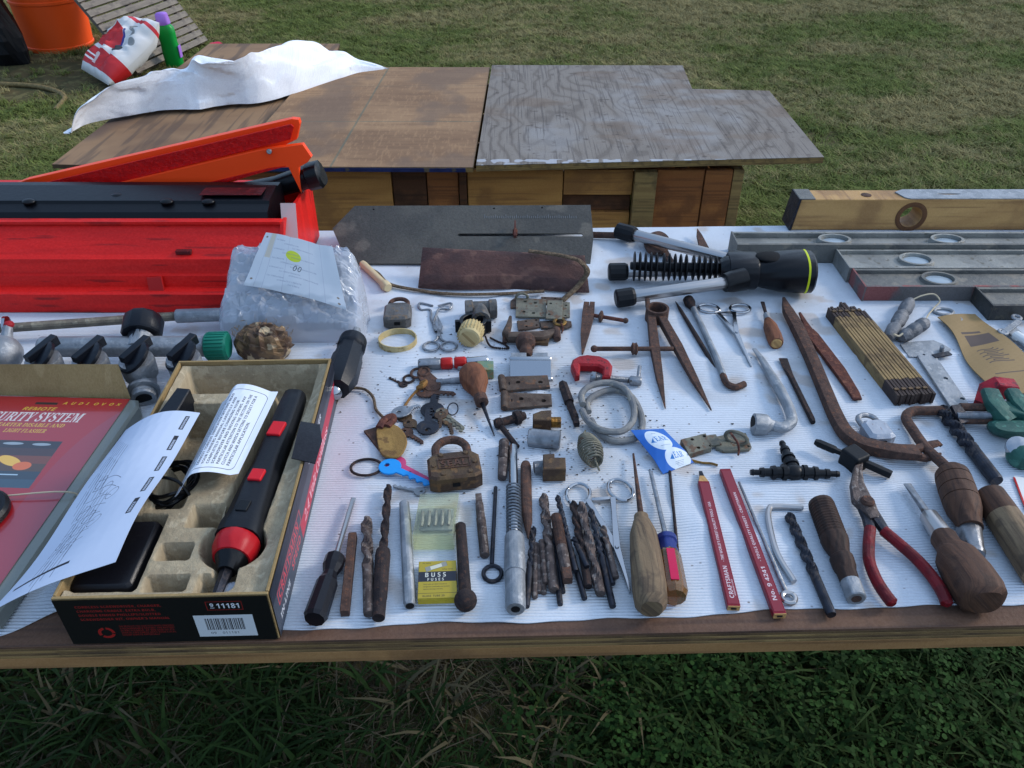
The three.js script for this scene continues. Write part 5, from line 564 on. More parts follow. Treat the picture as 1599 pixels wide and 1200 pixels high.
  add('hasp', 'drab steel hasp with loop and twist of wire beside the blue and white card', 'hasp', [['leaf', plate([[.1923,-.7068], [.223,-.7182], [.2254,-.6933], [.1973,-.6813]], T + .001, .0075, { holes: [hole([.2055,-.7068], .0025), hole([.2205,-.7125], .0025), hole([.2101,-.6922], .0025), hole([.2237,-.6955], .002)] }), M.hinge], ['link', bar([.2242,.755,-.7069], [.2364,.755,-.7092], .018, .004), M.hinge], ['loop_leaf', plate([[.2348,-.7161], [.2523,-.7219], [.2711,-.723], [.2718,-.698], [.2678,-.6935], [.2384,-.6913], [.2309,-.6968]], T + .001, .004, { holes: [hole([.2684,-.6991], .002)] }), M.hinge], ['staple', sweep(Array.from({ length: 16 }, (_, i) => { const a = i / 16 * 2 * PI, c = [.2549,.762,-.7054]; return [[c[0] + .011 * Math.cos(a), c[1] + .008 * Math.sin(a), c[2] + .006 * Math.cos(a)], .0045]; }), { n: 8, close: true, ref: [.3, 0, 1] }), M.hinge], ['wire_twist', wire([[.2472,.766,-.7131], [.2488,.77,-.6969], [.2526,.766,-.6917], [.2553,.756,-.6901], [.2537,.754,-.6848]], .0013), M.rustRed]]);
}
{ // keys
  const key = (label, bow, tip, r, mat, o = {}) => { const L = local(bow, tip), n = 16, out = [], bw = r * .34; for (let i = 1; i < n; i++) { const a = PI - PI * 2 * (i - n / 2) / n + 0; } const pts = []; const a0 = Math.asin(bw / r); for (let i = 0; i <= n; i++) { const a = a0 + (2 * PI - 2 * a0) * i / n; pts.push(L.at(Math.cos(a) * r * (o.ob ?? 1), Math.sin(a) * r)); } const steps = 7; pts.push(L.at(L.l - bw, -bw)); pts.push(L.at(L.l, 0)); for (let i = 0; i < steps; i++) { const s = L.l - bw * .8 - (L.l - r * 1.6) * i / steps; pts.push(L.at(s, bw * (i % 2 ? .25 : 1))); pts.push(L.at(s - (L.l - r) * .06, bw * (i % 2 ? .3 : .9))); } const h = L.at(-r * .35, 0);
    const y = T + (o.y ?? .001), g = plate(pts.reverse(), y, o.th ?? .0022, { holes: o.solid ? [] : [[h[0], h[1], r * .24]], bevel: .0003 }); add('key', label, 'key', [['key', g, mat]], { group: o.group ?? 'loose old keys' }); };
  key('small grey steel key above the fuse box lid', [-.0986,-.6281], [-.1283,-.637], .0062, M.galv);
  key('bright blue coated key on the rusty split ring', [-.1341,-.6634], [-.0882,-.6349], .0125, plain(0x1c8ed8, .35), { y: .0045, group: 'coloured keys' });
  key('pink coated key tucked under the blue key', [-.1291,-.6731], [-.0897,-.644], .0115, plain(0xc04470, .35), { y: .001, group: 'coloured keys' });
  key('pale nickel key with oval bow on a string', [-.132,-.7603], [-.1102,-.7728], .0105, M.steel, { y: .0055, ob: 1.2 });
  key('tarnished flat key under the pale nickel key', [-.128,-.7555], [-.1129,-.7421], .009, M.brassOld);
  key('dull brass key beside the leather fob', [-.1204,-.7421], [-.0979,-.7255], .0085, M.brassOld, { y: .002 });
  key('rusty key half hidden by the leather fob', [-.1234,-.7267], [-.1015,-.7071], .0085, M.rust);
  key('dark round headed key, bow toward the seal padlock', [-.0982,-.7312], [-.1001,-.7728], .0135, M.dark, { y: .005 });
  key('dark round headed key above its twin', [-.096,-.7679], [-.0941,-.8041], .0145, M.dark, { y: .0025 });
  key('rusty key with notched blade below the corroded tag', [-.1076,-.8041], [-.0692,-.7988], .012, M.rust, { y: .003 });
  key('tiny rusty key with wavy blade on a rusty ring', [-.1374,-.8217], [-.1571,-.837], .006, M.rustDark);
  for (const [b, t, l] of [[[-.0839,-.7615], [-.0556,-.7289], 'silver toothed key fanned outermost on the wire ring'], [[-.0801,-.7528], [-.0576,-.7254], 'silver toothed key second on the wire ring'], [[-.0753,-.7456], [-.0693,-.7208], 'brass key hanging toward the seal padlock'], [[-.085,-.7542], [-.0848,-.7302], 'frayed little brass key on the wire ring']]) key(l, b, t, .0075, l[0] === 's' ? M.hinge : M.brassOld, { y: .002 + rnd() * .004 });
  const ring = (c, rx, rz, r, m, label, y = .003, tilt = 0) => add('key_ring', label, 'ring', [['key_ring', wire(Array.from({ length: 14 }, (_, i) => { const a = i / 14 * 2 * PI; return [c[0] + rx * Math.cos(a), T + y + tilt * Math.sin(a), c[2] + rz * Math.sin(a)]; }), r, { close: true, m: 40, n: 7 }), m]]);
  ring([-.1604,.753,-.6645], .017, .0135, .0016, M.rustDark, 'rusty split ring holding the coloured keys', .004); ring([-.1313,.753,-.8328], .0065, .008, .0016, M.rustDark, 'small rusty ring on the tiny key'); ring([-.1218,.753,-.844], .0074, .010, .0018, M.rust, 'rusty ring linked through the corroded tag', .004); ring([-.1128,.753,-.844], .0066, .009, .0017, M.rust, 'second rusty ring linked through the corroded tag', .006); ring([-.0713,.754,-.7679], .0062, .012, .0008, M.dark, 'thin wire ring with silver keys', .005);
  add('corroded_tag', 'corroded rust brown metal tag below linked rings', 'tag', [['corroded_tag', plate([[-.1211,-.8455], [-.1117,-.8512], [-.1008,-.8384], [-.0897,-.8203], [-.0919,-.8068], [-.1045,-.8041], [-.116,-.8258]], T + .002, .004, { smooth: true }), M.rust]]);
  add('twine_knot', 'frayed brown twine knot tied to the keys', 'twine', [['twine_knot', join(wire([[-.1147,.758,-.8148], [-.1073,.762,-.8147], [-.1103,.762,-.8039], [-.1169,.759,-.8053], [-.1088,.764,-.8066]], .0026), wire([[-.1148,.758,-.8067], [-.1215,.754,-.8001], [-.1279,.753,-.7844], [-.1313,.756,-.7678]], .0016), wire([[-.114,.758,-.8067], [-.1253,.754,-.7909], [-.1293,.756,-.7703]], .0014)), surf([140, 100, 52], [112, 78, 44], [160, 122, 72], { rough: .95, tile: .01 })]]);
  add('leather_fob', 'mustard leather key fob tied to a long brown bootlace', 'key fob', [['oval', plate([[-.1566,-.7287], [-.1495,-.737], [-.134,-.7323], [-.1214,-.7125], [-.1192,-.6989], [-.1262,-.677], [-.1435,-.6791], [-.1532,-.7034]], T + .0055, .003, { smooth: true, bevel: .001 }), M.leatherTan], ['back_piece', plate([[-.1727,-.7278], [-.1587,-.7349], [-.1464,-.7093], [-.1433,-.6848], [-.1519,-.6958]], T + .001, .0035), M.rust], ['loop', wire([[-.1539,.76,-.7263], [-.1492,.76,-.7417], [-.1421,.758,-.7503], [-.14,.757,-.7443], [-.1453,.76,-.7286]], .0026, { w: 1.8 }), M.rustRed], ['bootlace', wire([[-.2147,.754,-.7806], [-.2127,.754,-.7962], [-.2009,.754,-.8108], [-.1847,.754,-.8095], [-.1713,.754,-.7935], [-.1638,.754,-.7679], [-.1529,.756,-.7504]], .0018), M.cord]]);
}
{ // red banded tubes, awl, small bits
  const t = (a, b, r, m, n = 'tube') => [n, rod(a, b, r, r, 18), m];
  add('banded_tube', 'short steel tube with one red band, end to end with another banded tube', 'tube', [t([-.1213,.7575,-.8592], [-.0916,.7575,-.8606], .0072, M.steel), t([-.0924,.7575,-.8606], [-.0768,.7575,-.8621], .0078, M.redP, 'red_band')], { group: 'red banded tubes' });
  add('banded_tube', 'red banded steel tube with a small iridescent block', 'tube', [t([-.0751,.7575,-.8621], [-.0594,.7575,-.8636], .0078, M.redP, 'red_band'), t([-.0603,.7575,-.865], [-.0313,.7575,-.8695], .0055, M.chrome), ['block', box([-.034,.758,-.8455], .021, .015, .02, { r: .001, ry: .03 }), surf([136, 140, 96], [110, 138, 112], [150, 130, 96], { rough: .3, metal: .5, tile: .06 })], ['clip', box([-.0642,.754,-.857], .012, .006, .008), M.galv]], { group: 'red banded tubes' });
  add('steel_pin', 'thin bright steel pin half under the pear shaped awl', 'pin', [['steel_pin', turned([-.0957,.754,-.8244], [-.0644,.754,-.8286], [[0, .0032], [.05, .004], [.25, .004], [.26, .0034], [.55, .0034], [.56, .0042], [1, .0042]], 14), M.steel]]);
  const a = [-.0532,.766,-.8397], b = [-.0359,.76,-.7727], c = [-.0204,.753,-.7196];
  add('pear_awl', 'short awl with pear shaped brown wooden handle', 'awl', [['handle', turned(a, b, [[0, .006], [.04, .0115], [.15, .0165], [.3, .0178], [.45, .0165], [.62, .0115], [.76, .0078], [.8, .0075], [.82, .0082], [.96, .0078], [1, .0065]], 26), M.woodWarm, [['ferrule', turned(mix(a, b, .83), mix(a, b, 1.01), [[0, .0083], [.9, .0082], [1, .006]], 18), M.rust]]], ['spike', rod(mix(a, b, .98), c, .0028, .0007, 10), M.dark]]);
  add('chuck_key', 'dark T shaped drill chuck key', 'chuck key', [['head', turned([-.0199,.757,-.7359], [.0156,.757,-.7528], [[0, .005], [.06, .0065], [.2, .0065], [.24, .0052], [.62, .0052], [.66, .0085], [.8, .0085], [.84, .006], [1, .0045]], 16), M.rustDark], ['gear', join(Array.from({ length: 10 }, (_, i) => { const q = i / 10 * 2 * PI, p = mix([-.0199,.757,-.7359], [.0156,.757,-.7528], .73), p2 = mix([-.0199,.757,-.7359], [.0156,.757,-.7528], .88); return bar([p[0], p[1] + .0075 * Math.sin(q), p[2] + .0075 * Math.cos(q)], [p2[0], p2[1] + .006 * Math.sin(q), p2[2] + .006 * Math.cos(q)], .002, .002); })), M.rustDark], ['handle', rod([-.0123,.756,-.7324], [.0062,.754,-.698], .0034), M.rustDark]]);
  add('tap_bit', 'stubby rusty tap with a bright worn patch', 'tap', [['body', thread([-.0091,.757,-.7046], [-.0096,.757,-.6738], .006, .0018), M.rustSteel], ['shank', bar([-.0096,.756,-.6771], [-.0107,.756,-.6447], .0115, .0105, .0095, .009, 3, 12), M.rustSteel]]);
  add('tap_bit', 'dark fluted tap lying beside the grey tubing coil', 'tap', [['flutes', turned([.0631,.756,-.8203], [.0696,.756,-.7792], [[0, .004], [.08, .0058], [1, .0062]], 6, { crease: .2 }), M.rustDark], ['shank', rod([.0691,.755,-.7831], [.0754,.755,-.748], .0046), M.rustDark], ['square', bar([.0748,.755,-.7505], [.0762,.755,-.7372], .0065, .0065), M.rustDark]]);
  // C clamp
  add('c_clamp', 'small red C clamp with steel screw', 'clamp', [['frame', plate([[.0753,-.8498], [.0785,-.8628], [.0865,-.8702], [.0976,-.8732], [.1141,-.8702], [.1249,-.8614], [.1286,-.8483], [.1238,-.8244], [.1133,-.8244], [.1158,-.8426], [.1105,-.8483], [.0876,-.8498], [.0854,-.8286], [.0796,-.8272]].reverse(), T + .001, .013, { bevel: .0025 }), M.redPaint], ['screw', thread([.1056,.757,-.83], [.1503,.757,-.8244], .0042, .0016), M.steel], ['swivel_pad', turned([.0993,.757,-.8314], [.1073,.757,-.83], [[0, .006], [.2, .0072], [.8, .0072], [1, .005]], 16), M.steel], ['screw_head', rod([.1479,.757,-.8244], [.1629,.757,-.8217], .006, .006), M.steel], ['tommy_bar', rod([.1579,.756,-.8203], [.1634,.762,-.8483], .0025), M.steel]]);
  const tube = (pts) => wire(pts, .004, { n: 10, m: 70 });
  add('tubing_coil', 'two loops of grey plastic tubing', 'tubing', [['loop', tube([[.0845,.764,-.7649], [.0843,.764,-.7841], [.0949,.764,-.8012], [.1195,.763,-.8106], [.1376,.762,-.8013], [.1449,.762,-.7701], [.1407,.762,-.7356], [.1252,.762,-.7168], [.1034,.762,-.7192], [.0885,.762,-.7356], [.0832,.762,-.7563]]), M.rope], ['loop', tube([[.0914,.756,-.7603], [.0912,.756,-.7779], [.1028,.756,-.7948], [.1277,.755,-.8068], [.1454,.755,-.7948], [.1532,.755,-.7641], [.1525,.755,-.7348], [.1424,.755,-.7138], [.119,.755,-.7081], [.1024,.755,-.7195], [.0935,.755,-.7468]]), M.rope]]);
  const s0 = [.0831,.763,-.7042], s1 = [.0914,.762,-.6639];
  add('tension_spring', 'barrel shaped tension spring with hooked ends', 'spring', [['coil', spring(s0, s1, (q) => .0075 + .0055 * Math.sin(PI * q), .0012, 12), M.hinge], ['hook', wire([s0, [.0814,.762,-.7099], [.0848,.758,-.7229]], .0012), M.hinge], ['hook', wire([s1, [.0909,.764,-.668], [.0936,.758,-.6621], [.0961,.752,-.6615]], .0012), M.hinge]]);
  // blue and white card
  const ear = canvasMat(512, 512, (g, w, h) => { g.fillStyle = '#0f5cae'; g.fillRect(0, 0, w, h); g.fillStyle = '#cfd6dc'; const e = (x, y, a, b) => { g.beginPath(); g.ellipse(x, y, a, b, 0, 0, 7); g.fill(); }; e(250, 190, 165, 150); e(330, 430, 190, 110); g.fillStyle = '#1a6cb0'; g.font = 'bold 100px serif'; g.fillText('EAR', 190, 220, 190); g.font = 'bold 78px serif'; g.fillText('EAR', 280, 430, 150); g.beginPath(); g.moveTo(110, 215); g.lineTo(185, 160); g.lineTo(160, 205); g.lineTo(185, 232); g.fill(); g.beginPath(); g.moveTo(205, 425); g.lineTo(270, 385); g.lineTo(270, 435); g.fill(); g.fillStyle = '#8a98a4'; for (let i = 0; i < 4; i++) g.fillRect(260, 456 + i * 13, 140 - i * 12, 4); g.fillRect(220, 92, 70, 8); g.fillRect(190, 280, 160, 5); }, .4);
  const A = [.1364,.762,-.718], B = [.1743,.762,-.7203], C = [.2019,.756,-.6739], D = [.165,.756,-.655], eg = sheet((u, v) => { const p = bil(A, B, C, D, u, v); p[1] += .006 * Math.sin(u * PI) * Math.sin(v * PI) - .004 * sm(.7, 1, v) + .001; return p; }, 16, 16, .0008); for (let i = 0, uv = eg.attributes.uv; i < uv.count; i++) uv.setY(i, 1 - uv.getY(i));
  add('earplug_packet', 'small blue and white printed packet leaning on the tubing', 'packet', [['earplug_packet', eg, ear]]);
  add('brass_wire', 'short bent brass wire beside the blue and white packet', 'wire', [['brass_wire', wire([[.2004,.752,-.6784], [.211,.752,-.6741], [.2208,.752,-.6731], [.228,.752,-.6699]], .0014), M.brass]]);
}

// ================================================================ dividers, forceps and long tools
{
  const c = [.2044,.762,-.9782], bow = Array.from({ length: 28 }, (_, i) => { const a = i / 28 * 2 * PI; return [[c[0] + .0145 * Math.cos(a), T + .012, c[2] + .0145 * Math.sin(a)], .0035, .02]; });
  add('spring_dividers', 'large rusty spring dividers with round bow and long screw', 'dividers', [['bow', sweep(bow, { k: 8, close: true }), M.rust], ['stud', rod([.1928,.766,-.9891], [.1942,.768,-1.0073], .0035), M.rust], ['leg', sweep([[[.1946,.762,-.9661], .011, .011], [[.1894,.761,-.8976], .0125, .009], [[.1869,.756,-.8314], .009, .006], [[.1857,.752,-.773], .001, .0015]], { k: 6 }), M.rust], ['leg', sweep([[[.2082,.762,-.9678], .011, .011], [[.2195,.761,-.8945], .0125, .009], [[.2305,.756,-.8258], .009, .006], [[.2407,.752,-.7692], .001, .0015]], { k: 6 }), M.rust], ['screw', rod([.1085,.762,-.8884], [.2133,.762,-.8884], .0032), M.rust], ['nut', turned([.1575,.762,-.8884], [.166,.762,-.8884], [[0, .005], [.2, .0085], [.5, .0075], [.8, .0085], [1, .005]], 14), M.rust], ['screw_end', ball([.1085,.762,-.8884], .0048), M.rust]]);
  add('small_dividers', 'closed rusty dividers with a side screw beside the swivel hasp', 'dividers', [['leg', sweep([[[.108,.757,-1.0134], .008, .008], [[.1039,.757,-.983], .009, .008], [[.098,.756,-.9372], .0075, .006], [[.0932,.752,-.8911], .0012, .002]], { k: 6 }), M.rust], ['leg', sweep([[[.1164,.757,-1.0134], .007, .008], [[.1121,.757,-.983], .009, .008], [[.1033,.756,-.9372], .0065, .006], [[.0941,.752,-.8911], .0012, .002]], { k: 6 }), M.rust], ['screw', rod([.1112,.757,-.983], [.1585,.757,-.9674], .0028), M.rustRed], ['nut', turned([.1227,.757,-.9795], [.1289,.757,-.9778], [[0, .004], [.3, .0085], [.7, .0085], [1, .004]], 14), M.rust], ['screw_end', ball([.1594,.757,-.9674], .004), M.rust]]);
  add('scriber', 'thin rusty scriber tapering to both ends', 'scriber', [['scriber', sweep([[[.2397,.753,-1.0276], .001], [[.2426,.753,-1.0057], .005], [[.253,.753,-.9321], .0065], [[.2595,.753,-.8851], .006], [[.2639,.752,-.8598], .001]], { n: 8 }), M.rustDark]]);
  add('hook_rod', 'grey rod with rusty bent foot and ball end', 'rod', [['shaft', sweep(spline([[.2602,.756,-1.0133], [.2647,.755,-.9487], [.2686,.755,-.8731], [.269,.755,-.8356]], 14).map((p) => [p, .0085]), { n: 10 }), M.galv], ['foot', sweep(spline([[.2688,.755,-.8384], [.2703,.755,-.8189], [.2785,.755,-.8122], [.292,.755,-.8189]], 14).map((p) => [p, .0086]), { n: 10 }), M.rust], ['ball_end', turned([.256,.759,-1.0284], [.2601,.756,-1.0024], [[0, .004], [.15, .0075], [.5, .0082], [.75, .006], [1, .0042]], 14), M.rustDark]]);
  const forceps = (label, R1, R2, a, b, c1, c2, piv, tip, rot1, rot2) => { const up1 = (p, h) => [p[0], T + h, p[2]]; add('forceps', label, 'forceps', [
    ['ring_handle', wire(loop(up1(R1, .004), a, b, rot1), .0019, { close: true, n: 8, m: 40 }), M.chrome], ['ring_handle', wire(loop(up1(R2, .004), a, b, rot2), .0019, { close: true, n: 8, m: 40 }), M.chrome],
    ['shank', sweep([[up1(c1, .004), .006, .004], [up1(mix(c1, piv, .3), .0045), .005, .0045], [up1(piv, .005), .007, .004], [up1(mix(piv, tip, .5), .0045), .0042, .004], [up1(tip, .003), .0015, .0025]], { k: 5 }), M.chrome], ['shank', sweep([[up1(c2, .0045), .006, .004], [up1(mix(c2, piv, .3), .0045), .005, .0045], [up1(piv, .0062), .007, .004], [up1(mix(piv, tip, .5), .006), .0036, .003], [up1(tip, .0045), .0015, .002]], { k: 5 }), M.chrome], ['pivot', rod(up1(piv, .003), up1(piv, .0095), .0022), M.chrome], ['ratchet', bar(up1(mix(c1, c2, .15), .0045), up1(mix(c1, c2, .9), .0045), .004, .0025), M.chrome]]); };
  forceps('shiny surgical forceps lying near the torch', [.2841,.754,-1.0058], [.3293,.754,-1.0058], .0149, .0115, [.2941,.754,-.9915], [.3173,.754,-.9933], [.3078,.755,-.9355], [.3099,.753,-.8584], .2, -.2);
  forceps('shiny surgical forceps with rings above the drill bits', [.0701,.754,-.6221], [.1156,.754,-.6289], .0123, .0165, [.0795,.754,-.6125], [.106,.754,-.6153], [.1025,.755,-.5438], [.1097,.753,-.492], .3, -.3);
  const sA = [.3638,.758,-1.0172], sB = [.3585,.758,-.9675], sC = [.3544,.759,-.9053];
  add('small_screwdriver', 'tiny screwdriver with warm brown wooden handle', 'screwdriver', [['blade', sweep([[sA, .006, .002], [mix(sA, sB, .3), .005, .003], [mix(sA, sB, .5), .0045, .0045], [sB, .005, .005]], { k: 3, n: 10 }), M.rustDark], ['ferrule', turned(mix(sA, sB, .7), sB, [[0, .0042], [1, .005]], 14), M.galv], ['handle', turned(sB, sC, [[0, .005], [.1, .0065], [.3, .0095], [.7, .0105], [.92, .01], [1, .0085]], 18), M.woodWarm, [['end_plug', turned(sC, mix(sB, sC, 1.02), [[0, .0075], [1, .006]], 16), M.woodTan]]]]);
  const pb = [[.3988,.756,-1.0318], [.3922,.76,-.9868], [.392,.761,-.9424], [.3894,.76,-.8658], [.3845,.76,-.7921], [.3818,.76,-.743], [.3836,.76,-.7147], [.3934,.761,-.6953], [.4104,.763,-.6842], [.4294,.764,-.6787], [.4496,.762,-.6799]], pw = [.004, .016, .018, .0165, .0165, .0165, .0165, .017, .0175, .018, .022], ph = [.004, .011, .014, .015, .015, .015, .015, .015, .015, .013, .01];
  const pc = spline(pb, 40).map((p, i) => { const t = i / 40 * 10, k = Math.min(9, Math.floor(t)), f = t - k; return [p, lerp(pw[k], pw[k + 1], f), lerp(ph[k], ph[k + 1], f)]; });
  add('pry_bar', 'long rusty pry bar with curved claw foot', 'pry bar', [['bar', sweep(pc, { k: 3.6, n: 12 }), M.rust], ['claw', sweep([[[.4481,.762,-.6832], .011, .009], [[.4641,.762,-.6908], .011, .008], [[.4825,.76,-.6988], .009, .005], [[.4853,.758,-.6955], .005, .003]], { k: 3, n: 10 }), M.rust], ['claw', sweep([[[.4446,.762,-.6745], .011, .009], [[.4571,.76,-.6725], .01, .007], [[.4714,.758,-.678], .007, .004], [[.4798,.756,-.6847], .003, .003]], { k: 3, n: 10 }), M.rust]]);
  add('flat_file', 'rusty flat file with pointed tang next to the pry bar', 'file', [['tang', sweep([[[.411,.755,-.9916], .003, .003], [[.4113,.754,-.9672], .006, .004], [[.4111,.754,-.9453], .011, .004]], { k: 6 }), M.rustRed], ['body', sweep([[[.4107,.754,-.9469], .013, .004], [[.412,.754,-.9338], .0165, .005], [[.4209,.754,-.8512], .0165, .005], [[.4237,.754,-.8014], .0125, .004], [[.4231,.754,-.7883], .011, .003]], { k: 8 }), M.rustRed]]);
  add('cold_chisel', 'slim dark rusty chisel between lug wrench and pry bar', 'chisel', [['cold_chisel', sweep([[[.3564,.754,-.8776], .0115, .0012], [[.3553,.754,-.8555], .010, .004], [[.3551,.754,-.8398], .0075, .006], [[.3557,.754,-.7493], .007, .007], [[.3553,.754,-.7432], .0055, .0055]], { k: 3.2, n: 10 }), M.rustDark]]);
  const lw = spline([[.3019,.761,-.7286], [.3128,.761,-.725], [.3258,.761,-.7345], [.3298,.761,-.7514], [.3304,.76,-.7894], [.3284,.758,-.8342], [.3262,.757,-.8702], [.323,.756,-.8974]], 40).map((p, i) => { const t = i / 40; return [p, t < .6 ? .0125 : lerp(.0135, .006, (t - .6) / .4), t < .6 ? .0125 : lerp(.0125, .002, (t - .6) / .4)]; });
  add('lug_wrench', 'galvanised L shaped lug wrench with chisel tip', 'wrench', [['shaft', sweep(lw, { n: 14, k: 2.4 }), M.galv], ['socket', turned([.3033,.761,-.7286], [.2797,.7625,-.7303], [[0, .0065], [.12, .007], [.3, .0115], [.4, .0125], [.97, .0125], [1, .0115]], 20), M.galv, [['bore', rod([.28,.7625,-.7303], [.2794,.7625,-.7303], .0095, .0095, 16), M.blackRub]]]]);
}
{ // folding rule: ten slats on edge
  const A = [.4483,-.9889], B = [.4665,-.7802], Lr = local(A, B), parts = [], n = 11, w = .05, th = w / n;
  for (let i = 0; i < n; i++) { const t = -(i + .5) * th + .001, s0 = [0, -.002, .001, -.001, .001, -.013, -.012, .0, -.001, .006, .012][i], s1 = Lr.l + [0, .001, -.001, .0, .001, 0, -.002, .001, .0, -.001, .0][i], p = (s) => { const q = Lr.at(s, t); return [q[0], T + .0082 + (i % 2) * .0004, q[1]]; }, h = .0155, b = th * .78; const e0 = s0 + .026, e1 = s1 - .034; parts.push(['slat', bar(p(e0), p(e1), b, h), M.ruleTan, [['slat_end', bar(p(s0), p(e0 - .0003), b * .97, h * .97), M.ruleDark], ['slat_end', bar(p(e1 + .0003), p(s1), b * .97, h * .97), M.ruleDark]]]); }
  for (const s of [.012, Lr.l - .012]) for (let i = 0; i < n - 1; i += 2) { const q = Lr.at(s, -(i + 1) * th + .001); parts.push(['joint', box([q[0], T + .0165, q[1]], .004, .002, .006, { ry: Lr.ang, r: .0006 }), M.brassOld]); }
  add('folding_rule', 'folded wooden carpenter rule with darkened ends', 'folding rule', parts);
}
{ // right edge: weights, tag, hinge, vise, brace, auger
  const lump = (a, b, r) => turned(a, b, [[0, r * .6], [.1, r * .95], [.26, r], [.34, r * .62], [.42, r], [.6, r * .97], [.68, r * .6], [.76, r], [.92, r * .9], [1, r * .55]], 16);
  add('lead_weights', 'two strings of grey lead sinkers tied with twine', 'weights', [['sinkers', lump([.579,.759,-1.0191], [.5097,.759,-.9195], .0098), M.lead], ['sinkers', lump([.5779,.759,-.9607], [.527,.759,-.9195], .0095), M.lead], ['twine', wire([[.5812,.762,-1.0176], [.5947,.766,-1.0218], [.6149,.766,-1.0255], [.6228,.758,-1.0209], [.6117,.754,-1.0094], [.5895,.758,-.9813], [.5762,.762,-.961]], .0011), M.string], ['tie', wire([[.5124,.768,-.915], [.521,.764,-.9165], [.5269,.766,-.9198]], .0013), M.string]]);
  add('wire_loop', 'small grey wire loop tied with string at the paper tag', 'ring', [['wire_loop', wire(loop([.6213,.752,-1.0002], .0135, .0085), .0022, { close: true }), M.galv]]);
  const tc = canvasMat(256, 640, (g, w, h) => { g.fillStyle = '#8c7044'; g.fillRect(0, 0, w, h); for (let i = 0; i < 900; i++) { g.fillStyle = ['#7c6038', '#9a7e50', '#86693c'][i % 3]; g.globalAlpha = .25; g.fillRect((i * 73) % w, (i * 131) % h, 14, 5); } g.globalAlpha = 1; g.fillStyle = '#4c3c34'; g.fillRect(48, 150, 120, 16); g.fillRect(56, 178, 150, 88); g.strokeStyle = '#4a3a34'; g.lineWidth = 6; for (let i = 0; i < 9; i++) { g.beginPath(); g.moveTo(70 + (i * 31) % 60, 310 + i * 14); g.bezierCurveTo(100, 290 + i * 14, 130, 330 + i * 12, 150 + (i * 17) % 50, 306 + i * 15); g.stroke(); } g.fillRect(60, 500, 150, 6); }, .7);
  const ta = [.6025,.754,-.9792], tb = [.6609,.754,-.9897], tcx = [.6802,.756,-.8067], td = [.5925,.756,-.7883], tg = sheet((u, v) => { const p = bil(ta, tb, tcx, td, u, v); p[1] += .002 * Math.sin(v * 9 + u * 4) + .002 + .006 * v * u; p[0] += .004 * Math.sin(v * 7) * (1 - u); return p; }, 10, 30, .0012); for (let i = 0, uv = tg.attributes.uv; i < uv.count; i++) uv.setY(i, 1 - uv.getY(i));
  add('paper_tag', 'long tan card tag with grommet and smudged black print', 'tag', [['card', tg, tc], ['grommet', sweep(loop([.6278,.7568,-.9729], .0055, .0055, 0, 18).map((p) => [p, .0028, .0016]), { n: 8, close: true }), M.galv]]);
  add('hose_clip', 'small zinc clip with wing screw beside the dark level', 'clip', [['arm', bar([.6698,.758,-.9308], [.707,.76,-.9608], .008, .004), M.galv], ['eye', wire(loop([.6719,.759,-.9341], .005, .006), .0022, { close: true }), M.galv], ['eye', wire(loop([.7075,.761,-.9694], .005, .006), .0022, { close: true }), M.galv], ['white_sleeve', rod([.6855,.758,-.9291], [.695,.758,-.9021], .007), M.white], ['strap', bar([.6891,.756,-.9471], [.6944,.756,-.8897], .018, .003), M.galv]]);
  const hole = (p, r) => [p[0], p[1], r];
  add('door_bracket', 'flat blue grey metal bracket with three screw holes', 'bracket', [['arm', plate([[.5341,-.8821], [.5586,-.8943], [.554,-.7679], [.5511,-.7566], [.54,-.7456], [.5294,-.7456], [.5289,-.7616]], T + .003, .003, { holes: [hole([.5437,-.8836], .0022), hole([.5491,-.83], .0032), hole([.5507,-.787], .0032)] }), M.galv], ['head', plate([[.525,-.9145], [.5484,-.9208], [.5741,-.924], [.5822,-.9145], [.5888,-.9019], [.5769,-.8866], [.5496,-.8821], [.5248,-.8836]], T + .001, .002), M.galv], ['pin', rod([.5739,.753,-.8973], [.5707,.762,-.8945], .003), M.galv], ['spring_tab', bar([.5542,.756,-.8791], [.5794,.756,-.8867], .008, .002), M.dark]]);
  add('bench_vise', 'small green clamp vise with red jaw and rusty guide rods', 'vise', [['jaw', sweep([[[.5634,.758,-.7728], .012, .012], [[.5764,.766,-.7879], .018, .02], [[.5866,.772,-.7876], .02, .022], [[.6069,.772,-.785], .02, .018]], { k: 5 }), surf([170, 30, 46], [150, 28, 42], [110, 34, 44], { rough: .45 })], ['arm', sweep([[[.5671,.78,-.769], .02, .012], [[.5635,.778,-.7491], .022, .014], [[.5692,.77,-.7351], .022, .02], [[.5732,.766,-.7283], .02, .02]], { k: 3.6, n: 12 }), M.green], ['arm', sweep([[[.5929,.78,-.769], .016, .012], [[.5912,.778,-.7491], .02, .014], [[.5991,.77,-.7327], .024, .02], [[.6047,.766,-.7236], .024, .02]], { k: 3.6, n: 12 }), M.green], ['bridge', bar([.5687,.772,-.7447], [.5989,.77,-.7351], .02, .016), M.green], ['base', sweep([[[.5898,.754,-.7289], .07, .034], [[.5802,.766,-.7189], .066, .032], [[.5735,.774,-.7113], .05, .02]], { n: 22, k: 2.6, dir: [0, 1, 0], ref: [0, 0, -1] }), M.green], ['guide_rod', rod([.5263,.77,-.7522], [.5694,.77,-.7509], .0048), M.rust], ['guide_rod', rod([.5288,.762,-.7368], [.5729,.762,-.7368], .0045), M.rust], ['screw', thread([.5184,.767,-.7389], [.5647,.767,-.7389], .0046, .0016), M.steel], ['cross_plate', sweep([[[.5211,.772,-.752], .012, .005], [[.5229,.768,-.7413], .014, .005], [[.5259,.762,-.7321], .012, .005]], { k: 5 }), M.dark]]);
